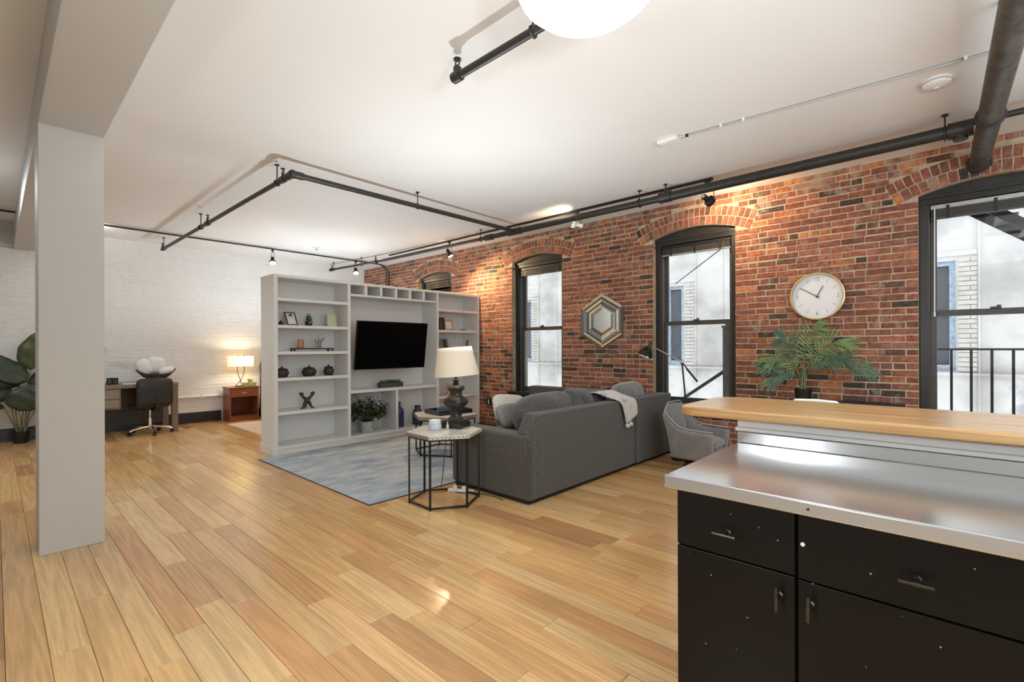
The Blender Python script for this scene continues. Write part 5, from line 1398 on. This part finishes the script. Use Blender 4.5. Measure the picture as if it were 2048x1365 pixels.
pm = thing('potted_palm', 'small palm in a black nursery pot under the clock', 'plant', (5.70, 1.165, 0.805))
nn = 40; pp = MB().lathe([(0.058, 0), (0.068, 0.01), (0.080, 0.115), (0.084, 0.12), (0.076, 0.12), (0.07, 0.10), (0, 0.10)], nn)
for i, vv in enumerate(pp.v):
    if (i % nn) % 4 == 0 and i < nn*4: pp.v[i] = (vv[0]*0.95, vv[1]*0.95, vv[2])
pp.build('pot', 'blackpot', pm, smooth=True, ang=60)
def frond(pts, nl, ll, mm, par, seed=0, wl=0.0165):
    rs = random.Random(seed); pts = [Vector(p) for p in pts]
    def at(t):
        f = t*(len(pts)-1); i = min(int(f), len(pts)-2); return pts[i].lerp(pts[i+1], f-i)
    m = MB(); m.tube([at(t/14) for t in range(15)], [0.0055-0.0042*t/14 for t in range(15)], 6)
    nv = Vector((-0.9, -0.25, 0.45)).normalized()
    for k in range(nl):
        t = 0.40+0.60*k/(nl-1); p = at(t); d = (at(min(1, t+0.02))-at(t-0.02)).normalized()
        sd = d.cross(nv)
        if sd.length < 0.15: sd = Vector((0, 0, 1))
        sd.normalize(); up = sd.cross(d)
        ln = 1.15*ll*(0.55+0.85*math.sin(PI*min(1, max(0, (t-0.36)/0.70))))*rs.uniform(0.9, 1.1)
        sp_a = 1.05-0.65*(t-0.4)/0.6
        for s in (-1, 1):
            dd = d*math.cos(sp_a)+sd*s*math.sin(sp_a)+up*rs.uniform(-0.15, 0.25)
            leaf_blade(m, p, dd, ln, wl, 0.30, up=nv, n=4, fold=0.25)
    m.v = [(min(0.20, q[0]), q[1], q[2]) for q in m.v]
    return m.build('frond', mm, par)
F_ = [
  ([(0, 0, 0.10), (-0.01, 0.0, 0.30), (-0.02, -0.03, 0.52), (-0.02, -0.075, 0.70), (-0.03, -0.145, 0.735)], 13, 0.105, 'palm'),
  ([(0, 0, 0.10), (-0.01, -0.03, 0.32), (-0.02, -0.12, 0.50), (-0.04, -0.26, 0.60), (-0.06, -0.42, 0.585)], 15, 0.12, 'palm'),
  ([(0, 0, 0.10), (-0.015, -0.03, 0.26), (-0.03, -0.16, 0.40), (-0.06, -0.36, 0.43), (-0.10, -0.58, 0.30)], 17, 0.125, 'palmdark'),
  ([(0, 0, 0.10), (-0.01, -0.02, 0.25), (0.04, -0.10, 0.38), (0.10, -0.24, 0.45), (0.13, -0.36, 0.42)], 14, 0.10, 'palmdark'),
  ([(0, 0, 0.10), (0.0, 0.02, 0.30), (-0.02, 0.07, 0.48), (-0.06, 0.13, 0.60), (-0.10, 0.17, 0.63)], 14, 0.125, 'palmdark'),
  ([(0, 0, 0.10), (0.0, 0.03, 0.26), (-0.03, 0.10, 0.38), (-0.06, 0.20, 0.45), (-0.10, 0.30, 0.40)], 14, 0.115, 'palm'),
  ([(0, 0, 0.10), (0.0, 0.03, 0.22), (-0.03, 0.14, 0.32), (-0.06, 0.25, 0.35), (-0.08, 0.37, 0.33)], 14, 0.11, 'palmdark'),
  ([(0, 0, 0.10), (0.0, 0.02, 0.20), (-0.06, 0.12, 0.27), (-0.10, 0.20, 0.26), (-0.14, 0.28, 0.16)], 12, 0.105, 'palmdark'),
]
for i, (pts, nl, ll, mm) in enumerate(F_): frond(pts, nl+2, ll, mm, pm, i)
m = MB()
for a in range(5): m.tube([(0.02*math.cos(a*1.3), 0.02*math.sin(a*1.3), 0.08), (0.012*math.cos(a*1.3), 0.012*math.sin(a*1.3)-0.01, 0.34)], [0.010, 0.006], 8)
m.build('stems', 'stem', pm, smooth=True)
MB().lathe([(0, 0.095), (0.07, 0.10), (0, 0.105)], 20, caps=False).build('soil', 'soil', pm)

# white bar stool behind the bar
st_ = thing('bar_stool', 'white metal bar stool whose back rim peeks above the bar', 'stool', (3.10, 0.60, 0))
MB().box(-0.16, 0.16, -0.16, 0.16, 0.70, 0.73).build('seat', 'white', st_, bevel=0.02, seg=3)
for x, y in ((-1, -1), (-1, 1), (1, -1), (1, 1)): MB().tube([(x*0.13, y*0.13, 0.71), (x*0.19, y*0.19, 0.0)], 0.013, 10).build('leg', 'white', st_, smooth=True)
MB().tube([(0.175, 0.175, 0.30), (0.175, -0.175, 0.30), (-0.175, -0.175, 0.30), (-0.175, 0.175, 0.30), (0.175, 0.175, 0.30)], 0.009, 8).build('foot_ring', 'white', st_, smooth=True)
bk_ = [(-0.02+0.12*math.sin(PI*k/12)*0+0.14, 0.125*math.cos(PI*k/12)*1.0, 0.73+0.0) for k in range(13)]
MB().tube([(0.13, 0.13, 0.72), (0.14, 0.135, 0.95), (0.14, 0.125, 1.020), (0.145, 0.10, 1.040), (0.16, 0.0, 1.043), (0.145, -0.10, 1.040), (0.14, -0.125, 1.020), (0.14, -0.135, 0.95), (0.13, -0.13, 0.72)], 0.011, 10).build('back_rim', 'white', st_, smooth=True)
MB().tube([(0.135, 0.135, 0.86), (0.16, 0.0, 0.86), (0.135, -0.135, 0.86)], 0.009, 8).build('back_rail', 'white', st_, smooth=True)

# ------------------------------------------------------------------ bar and kitchen counter
br = thing('bar', 'white half wall carrying the bar between the kitchen counter and the seats', 'bar', (2.44, -1.0, 0))
MB().box(-0.05, 0.10, -2.2, 1.76, 0, 1.025).build('half_wall', 'white', br, bevel=0.003)
MB().box(-0.075, -0.05, -2.2, 1.762, 0.967, 0.985).build('ledge_trim', 'white', br, bevel=0.003)
MB().box(0.10, 0.36, 1.42, 1.47, 0.80, 1.025).box(0.10, 0.36, -1.0, -0.95, 0.80, 1.025).build('bracket', 'wallpaint', br)
bt_ = []
x0, x1, yend = 2.285, 2.945, 1.02
def rc(cx, cy, r, a0, a1, n=10): return [(cx+r*math.cos(a0+(a1-a0)*k/n), cy+r*math.sin(a0+(a1-a0)*k/n)) for k in range(n+1)]
poly = [(x0, -3.2), (x1, -3.2)]+rc(x1-0.16, yend-0.16, 0.16, 0, PI/2, 8)+rc(x0+0.10, yend-0.10, 0.10, PI/2, PI, 8)
bw = MB().prism([(x-2.6, y) for x, y in poly], 1.026, 1.070).build('bar_counter', 'barwood', bevel=0.010, seg=3, smooth=True)
bw.location = (2.6, 0, 0); tag(bw, 'long honey coloured butcher block bar top with rounded end', 'counter')

ct = thing('steel_countertop', 'brushed stainless steel kitchen countertop with a low splashback', 'countertop', (1.588, 0.75, 0.914))
MB().box(0.0, 0.79, -3.0, 0.0, -0.044, 0.0).build('worktop', 'steel', ct, bevel=0.005, seg=3, smooth=True)
MB().box(0.772, 0.799, -3.0, 0.002, 0.0, 0.052).build('splashback', 'steel', ct, bevel=0.003, smooth=True)
MB().lathe([(0.004, 0), (0.004, 0.002), (0, 0.002)], 10, mx=Matrix.Translation((-0.0, -0.437, -0.022)) @ Matrix.Rotation(-PI/2, 4, 'Y')).build('rivet', 'gunmetal', ct)

def cabinet(label, y0, y1, dz, hx, hy):
    t = thing('base_cabinet', label, 'cabinet', (1.63, (y0+y1)/2, 0), 0, 'black base cabinets')
    hw_ = (y1-y0)/2
    MB().box(0.02, 0.72, -hw_, -hw_+0.018, 0.09, 0.868).box(0.02, 0.72, hw_-0.018, hw_, 0.09, 0.868).box(0.05, 0.72, -hw_+0.018, hw_-0.018, 0.09, 0.11).box(0.70, 0.72, -hw_+0.018, hw_-0.018, 0.11, 0.868).box(0.02, 0.72, -hw_+0.018, hw_-0.018, 0.85, 0.868).build('carcass', 'cabinet', t)
    MB().box(0.07, 0.72, -hw_, hw_, 0.0, 0.09).build('toe_kick', 'cabinet', t)
    g = 0.0025
    dr_ = MB().box(0.0, 0.019, -hw_+g, hw_-g, dz+0.004, 0.866).build('drawer', 'cabinet', t, bevel=0.0015)
    do_ = MB().box(0.0, 0.019, -hw_+g, hw_-g, 0.095, dz-0.002).build('door', 'cabinet', t, bevel=0.0015)
    def handle(y, z, vert, par):
        m = MB(); L = 0.036
        a, b = ((-0.036, y, z-L), (-0.036, y, z+L)) if vert else ((-0.036, y-L, z), (-0.036, y+L, z))
        m.tube([a, b], 0.0055, 12); m.tube([(-0.036, y, z), (0, y, z)], [0.006, 0.0075], 12); m.tube([(-0.006, y, z), (0, y, z)], [0.008, 0.012], 12)
        m.tube([(-0.036, y-0.007 if not vert else y, z if not vert else z-0.007), (-0.036, y+0.007 if not vert else y, z if not vert else z+0.007)], 0.0068, 12)
        m.build('handle', 'gunmetal', par, smooth=True)
    handle(hx, 0.752, False, dr_); handle(hy, 0.60, True, do_)
    return t
def bumper(t, y, z): MB().lathe([(0.006, 0), (0.006, 0.003), (0, 0.004)], 12, mx=Matrix.Translation((0.0, y, z)) @ Matrix.Rotation(-PI/2, 4, 'Y')).build('bumper_pad', 'white', t, smooth=True)
cabinet('narrow black base cabinet at the end of the steel counter', 0.354, 0.722, 0.669, 0.551-0.538, 0.399-0.538)
cw_ = cabinet('wide black base cabinet at the right end of the steel counter', -0.42, 0.350, 0.665, 0.076+0.035, 0.316+0.035)
bumper(cw_, 0.335+0.035, 0.773)
# ------------------------------------------------------------------ far end: desk, chair, nightstand, bed, plant
dk = thing('desk', 'brown wooden desk with hanging drawers against the white wall', 'desk', (0.9, 9.44, 0))
DX0, DX1 = -0.36, 1.175
MB().box(DX0, DX1, 0, 0.74, 0.745, 0.80).build('desktop', 'deskwood', dk, bevel=0.004)
for x in (DX1-0.09, DX0):
    for y in (0.01, 0.66): MB().box(x, x+0.085, y, y+0.075, 0, 0.745).build('leg', 'deskwood', dk, bevel=0.003)
MB().box(DX1-0.075, DX1-0.015, 0.08, 0.66, 0.66, 0.745).box(DX0+0.015, DX0+0.075, 0.08, 0.66, 0.66, 0.745).build('side_apron', 'deskwood', dk)
MB().box(DX0+0.08, DX1-0.09, 0.62, 0.65, 0.10, 0.745).build('modesty_panel', 'darkwood', dk)
MB().box(-0.05, 0.43, 0.02, 0.60, 0.43, 0.745).build('drawer_case', 'deskwood', dk)
for z0, z1 in ((0.455, 0.575), (0.59, 0.725)):
    d_ = MB().box(-0.03, 0.41, 0.004, 0.02, z0, z1).build('drawer', 'deskdark', dk, bevel=0.004)
    MB().lathe([(0.006, 0), (0.006, 0.012), (0.014, 0.02), (0.010, 0.026), (0, 0.026)], 12, mx=Matrix.Translation((0.19, 0.004, (z0+z1)/2)) @ Matrix.Rotation(PI/2, 4, 'X')).build('knob', 'blackmetal', d_, smooth=True)

oc = thing('office_chair', 'black leather swivel office chair with a chrome base at the desk', 'chair', (1.70, 9.50, 0), 0.12)
MB().cushion((0, -0.22, 0.665), (0.49, 0.11, 0.46), 0.28, 32, 12).build('backrest', 'leather', oc, smooth=True)
MB().box(-0.19, 0.19, -0.285, -0.265, 0.50, 0.77).build('back_panel', 'leather', oc, bevel=0.02, seg=3)
MB().cushion((0, 0.03, 0.455), (0.48, 0.11, 0.46), 0.3, 28, 10, rot=(PI/2, 0, 0)).build('seat', 'leather', oc, smooth=True)
MB().tube([(0.0, 0.0, 0.40), (0, -0.22, 0.39), (0, -0.29, 0.45), (0, -0.28, 0.60)], 0.018, 8).build('back_support', 'blackmetal', oc, smooth=True)
MB().box(-0.10, 0.10, -0.10, 0.10, 0.385, 0.41).tube([(-0.08, 0, 0.395), (-0.30, -0.03, 0.40)], 0.007, 8).box(-0.34, -0.28, -0.06, 0.0, 0.385, 0.415).build('tilt_mechanism', 'blackmetal', oc)
MB().tube([(0, 0, 0.09), (0, 0, 0.24)], 0.028, 16).tube([(0, 0, 0.24), (0, 0, 0.40)], 0.016, 12).build('gas_column', 'chrome', oc, smooth=True)
for k in range(5):
    a = -PI/2-0.1+2*PI/5*k; c_, s_ = math.cos(a), math.sin(a)
    lg = MB().tube([(0.02*c_, 0.02*s_, 0.115), (0.14*c_, 0.14*s_, 0.105), (0.25*c_, 0.25*s_, 0.085), (0.29*c_, 0.29*s_, 0.062)], [0.024, 0.021, 0.016, 0.014], 10).build('base_arm', 'chrome', oc, smooth=True)
    MB().tube([(0.29*c_-0.022*s_, 0.29*s_+0.022*c_, 0.027), (0.29*c_+0.022*s_, 0.29*s_-0.022*c_, 0.027)], 0.027, 14).build('caster', 'blackgloss', lg, smooth=True)

bs = thing('wire_basket', 'dark woven boat-shaped basket on the desk behind the office chair', 'basket', (1.83, 9.76, 0.80))
m = MB(); NB = 32
def bpt(t, k):
    a = 2*PI*t; f = 0.42+0.58*k**0.7
    return Vector((0.265*f*math.cos(a), 0.17*f*math.sin(a), 0.06+0.08*k+0.075*k*(math.cos(a)**4)))
for k in range(5): m.tube([bpt(t/NB, k/4) for t in range(NB+1)], 0.006 if k < 4 else 0.009, 5)
for t in range(NB): m.tube([bpt(t/NB, 0), bpt((t+0.5)/NB, 0.33), bpt((t+1.2)/NB, 0.66), bpt((t+2)/NB, 1)], 0.005, 5)
for t in range(NB): m.tube([bpt(t/NB, 0), bpt((t-0.5)/NB, 0.33), bpt((t-1.2)/NB, 0.66), bpt((t-2)/NB, 1)], 0.005, 5)
m.build('weave', 'wicker', bs, kind='stuff')
MB().lathe([(0, 0), (0.09, 0), (0.10, 0.06), (0, 0.062)], 20).build('foot', 'wicker', bs, smooth=True)
for i, (lab, c, d, r) in enumerate((('tall plump white pillow in the middle of the dark basket', (1.83, 9.77, 1.09), (0.25, 0.13, 0.27), (0.1, 0.1, 0)),
                                   ('tilted white pillow at the left of the dark basket', (1.67, 9.74, 1.06), (0.20, 0.11, 0.27), (0.1, -0.5, 0.1)),
                                   ('low white pillow at the right of the dark basket', (1.97, 9.75, 0.99), (0.22, 0.12, 0.12), (0, -0.25, 0)))):
    o = MB().cushion((0, 0, 0), d, 0.6, 24, 12, wr=0.02, seed=i+20).build('pillow', 'pillow', smooth=True, sub=1); o.location = c; o.rotation_euler = r
    tag(o, lab, 'pillow', 'white pillows in the basket')
pf = thing('picture_frame', 'small black folding double picture frame on the desk', 'picture frame', (1.255, 9.68, 0.80))
for s, an in ((-1, 0.35), (1, -0.35)):
    q = Matrix.Rotation(an, 4, 'Z')
    a, b = (-0.075, 0.0) if s < 0 else (0.0, 0.075)
    MB().box(a, b, -0.005, 0.005, 0, 0.105, q).build('frame', 'blackgloss', pf)
    MB().box(a+0.014, b-0.014, -0.0065, -0.005, 0.016, 0.09, q).build('picture', 'photo', pf)
pa = tag(MB().box(-0.13, 0.13, -0.09, 0.09, 0, 0.012).build('notebook', 'paper', bevel=0.002), 'flat white notebook on the desk left of the office chair', 'notebook'); pa.location = (1.50, 9.62, 0.80)
ml = thing('desk_lamp', 'pale desk lamp half hidden behind the white column', 'lamp', (1.08, 9.92, 0.80))
MB().lathe([(0, 0), (0.075, 0), (0.07, 0.018), (0.012, 0.03)], 20).build('base', 'silver', ml, smooth=True)
MB().tube([(0, 0, 0.02), (0.0, 0, 0.42), (0.05, -0.01, 0.54), (0.12, -0.02, 0.56)], 0.009, 8).build('stem', 'silver', ml, smooth=True)
MB().lathe([(0.012, 0.05), (0.03, 0.03), (0.09, -0.02), (0.085, -0.02), (0.02, 0.025)], 20, c=(0.14, -0.02, 0.53), caps=False).build('lamp_shade', 'cream', ml, smooth=True)

ns = thing('nightstand', 'reddish cherry nightstand with one drawer and open shelf', 'nightstand', (2.955, 9.84, 0))
NW, ND, NH = 0.50, 0.38, 0.635
MB().box(-0.012, NW+0.012, -0.012, ND, NH-0.028, NH).build('top', 'cherry', ns, bevel=0.003)
MB().box(0, 0.022, 0, ND, 0, NH-0.028).box(NW-0.022, NW, 0, ND, 0, NH-0.028).build('side_panel', 'cherry', ns)
MB().box(0.022, NW-0.022, ND-0.015, ND, 0.0, NH-0.028).build('back_panel', 'cherrydark', ns)
MB().box(0.022, NW-0.022, 0.0, ND-0.015, 0.075, 0.095).build('bottom_shelf', 'cherrydark', ns)
MB().box(0.022, NW-0.022, 0.004, 0.02, 0.0, 0.075).build('plinth', 'cherry', ns)
dw = MB().box(0.024, NW-0.024, -0.004, 0.30, NH-0.185, NH-0.034).build('drawer', 'cherry', ns, bevel=0.002)
MB().box(NW/2-0.045, NW/2+0.045, -0.010, -0.004, NH-0.125, NH-0.100).build('handle', 'silver', dw)
bl_ = thing('table_lamp', 'lit bedside lamp with oblong yellow shade and crossed metal legs', 'lamp', (3.20, 10.02, 0.635))
MB().box(-0.09, 0.02, -0.05, 0.05, 0, 0.015).build('base', 'blackmetal', bl_, bevel=0.003)
for s in (-1, 1):
    MB().tube([(-0.035-s*0.055, 0, 0.012), (-0.01-s*0.012, 0, 0.09), (0.0+s*0.025, 0.0, 0.17), (s*0.055, 0, 0.26), (s*0.062, 0, 0.36), (s*0.055, 0, 0.40), (s*0.05, 0, 0.605)], 0.006, 8).build('stem', 'gunmetal', bl_, smooth=True)
sh = MB(); n = 48
for z in (0.385, 0.45, 0.515, 0.575):
    for j in range(n):
        a = 2*PI*j/n; p = 5; k = (abs(math.cos(a))**p+abs(math.sin(a))**p)**(-1/p)
        sh.v.append((0.215*k*math.cos(a), 0.085*k*math.sin(a), z))
for i in range(3):
    for j in range(n): sh.f.append((i*n+j, i*n+(j+1) % n, (i+1)*n+(j+1) % n, (i+1)*n+j))
sh.build('lamp_shade', 'shade2', bl_, smooth=True)
MB().ball((0, 0, 0.48), (0.02, 0.02, 0.028), 10, 8).build('bulb', emis('lit_bedside_bulb', (1, 0.8, 0.5), 20), bl_, smooth=True)
light('bedside_bulb', 'POINT', (3.14, 10.02, 1.12), 8, (1.0, 0.86, 0.66), 0.03)
light('bedside_bulb', 'POINT', (3.27, 10.02, 1.12), 8, (1.0, 0.86, 0.66), 0.03)
tb = thing('tissue_box', 'yellow green patterned tissue box under the bedside lamp', 'tissue box', (3.33, 9.95, 0.635))
MB().box(-0.105, 0.105, -0.055, 0.055, 0, 0.075).build('box', mat('tissue_box_print', (0.42, 0.46, 0.20), 0.6, noise=0.45, nscale=22), tb, bevel=0.004)
m = MB()
for k in range(5): leaf_blade(m, (-0.03+0.015*k, 0, 0.072), (0.5*math.cos(k*1.9), 0.4*math.sin(k*1.9), 1), 0.09, 0.075, 0.1, n=4, fold=0.5)
m.build('tissue', mat('tissue_paper', (0.80, 0.70, 0.45), 0.8, noise=0.03), tb, kind='stuff')
bed = thing('bed', 'bed with dark metal headboard and white bedding behind the bookcase', 'bed', (3.62, 8.0, 0.008))
MB().box(0.02, 1.52, 0.05, 2.10, 0.38, 0.62).build('mattress', 'bedding', bed, bevel=0.05, seg=3)
MB().box(0.0, 1.54, 0.0, 2.12, 0.27, 0.36).build('bed_frame', 'blackmetal', bed)
for x in (0.03, 1.51):
    for y in (0.05, 2.08): MB().tube([(x, y, 0), (x, y, 0.27)], 0.02, 10).build('leg', 'blackmetal', bed, smooth=True)
MB().tube([(-0.005, 2.18, 0.0), (-0.005, 2.18, 1.02), (0.02, 2.18, 1.11), (0.09, 2.18, 1.15), (1.45, 2.18, 1.15), (1.52, 2.18, 1.11), (1.545, 2.18, 1.02), (1.545, 2.18, 0)], 0.019, 10).tube([(0.0, 2.18, 0.92), (1.54, 2.18, 0.92)], 0.012, 8).build('headboard', 'ironpipe', bed, smooth=True)
MB().cushion((0.40, 1.85, 0.72), (0.62, 0.16, 0.42), 0.4, 24, 10, rot=(PI/2-0.3, 0, 0)).build('pillow', 'bedding', bed, smooth=True)
br_ = thing('rug', 'plain beige rug beside the bed beyond the bookcase', 'rug', (2.84, 7.30, 0))
MB().box(0, 2.8, 0, 2.28, 0, 0.008).build('pile', 'beigerug', br_, bevel=0.002)
MB().box(-0.006, 0.0, -0.006, 2.286, 0, 0.006).box(0, 2.8, -0.006, 0, 0, 0.006).build('binding', 'beigerug', br_)
wp = thing('wall_pipe', 'white painted pipe running low along the white brick wall', 'pipe', (2.5, 10.23, 0.475))
MB().tube([(-1.6, 0, 0), (1.0, 0, 0)], 0.026, 14).build('pipe_run', 'whitebrick', wp, smooth=True)
for x in (-1.2, 0.1, 0.9): MB().box(x-0.012, x+0.012, -0.03, 0.035, -0.03, 0.03).build('clip', 'whitebrick', wp)

# bird of paradise plant at the left edge
bp = thing('potted_plant', 'bird of paradise plant with large paddle leaves in a black pot', 'plant', (0.262, 9.97, 0))
MB().lathe([(0, 0), (0.078, 0), (0.083, 0.01), (0.098, 0.165), (0.103, 0.17), (0.093, 0.17), (0.09, 0.145), (0, 0.145)], 28).build('pot', 'blackpot', bp, smooth=True)
MB().lathe([(0, 0.14), (0.09, 0.148), (0, 0.152)], 20, caps=False).build('soil', 'soil', bp)
def paddle(base, pts, L, W, mm, d, nrm):
    """stalk through pts, blade of length L from the end along d, facing nrm"""
    MB().tube([base]+pts, [0.013]+[0.008]*(len(pts)-1)+[0.006], 7).build('stalk', 'stem', bp, smooth=True)
    d = Vector(d).normalized(); nrm = Vector(nrm); s = d.cross(nrm).normalized(); nrm = s.cross(d)
    m = MB(); n = 12; p0 = Vector(pts[-1])
    for i in range(n+1):
        t = i/n; w_ = W*0.5*(math.sin(PI*t**0.72)**0.75 if 0 < t < 1 else 0.012)
        c = p0+d*L*t-Vector((0, 0, 1))*0.10*L*t*t+nrm*0.05*math.sin(PI*t)
        for k in (-1, -0.5, 0, 0.5, 1):
            m.v.append(tuple(c+s*w_*k+nrm*(0.18*w_*abs(k)+0.012*math.sin(t*17+k*2))))
    for i in range(n):
        for k in range(4):
            a = i*5+k; m.f.append((a, a+1, a+6, a+5))
    lf = m.build('leaf', mm, bp, smooth=True, solid=0.002)
    rb_ = MB().tube([tuple(Vector(m.v[i*5+2])-nrm*0.003) for i in range(n+1)], [0.006-0.0045*i/n for i in range(n+1)], 5)
    rb_.build('midrib', 'stem', lf, smooth=True)
b0 = (0, 0, 0.14)
paddle((0.03, 0, 0.14), [(0.06, -0.01, 0.5), (0.10, -0.02, 1.05)], 0.62, 0.30, 'leafolive', (0.10, 0.0, 1), (-0.5, -1, 0.1))
paddle((-0.02, 0, 0.14), [(-0.05, -0.03, 0.45), (-0.02, -0.06, 0.82)], 0.78, 0.40, 'leafdark', (-0.62, -0.05, 0.72), (0.25, -1, 0.35))
paddle((0.0, -0.03, 0.14), [(0.02, -0.05, 0.45), (0.06, -0.08, 0.88)], 0.62, 0.34, 'leafdark', (-0.75, 0.05, 0.60), (0.1, -1, 0.6))
paddle((-0.03, -0.02, 0.14), [(-0.08, -0.05, 0.40), (-0.10, -0.08, 0.66)], 0.62, 0.34, 'leafdark', (-0.80, -0.05, 0.55), (0.2, -1, 0.3))
paddle((0.0, -0.03, 0.14), [(0.0, -0.06, 0.32), (-0.02, -0.10, 0.47)], 0.46, 0.40, 'leafdark', (0.30, -0.1, 0.85), (0.0, -1, 0.25))
paddle((0.04, 0.02, 0.14), [(0.09, 0.0, 0.45), (0.14, 0.0, 0.72)], 0.50, 0.30, 'leafbrown', (0.45, 0.05, 0.75), (-0.2, -1, 0.1))
paddle((-0.03, 0.0, 0.14), [(-0.10, -0.02, 0.35), (-0.16, -0.04, 0.52)], 0.42, 0.12, 'leafbrown', (-0.9, 0, 0.35), (0, -1, 0.4))
paddle((0.04, 0.0, 0.14), [(0.08, -0.02, 0.30), (0.15, -0.03, 0.46)], 0.26, 0.06, 'leafdark', (0.6, 0, 0.8), (0, -1, 0.2))
bpy.context.view_layer.update()
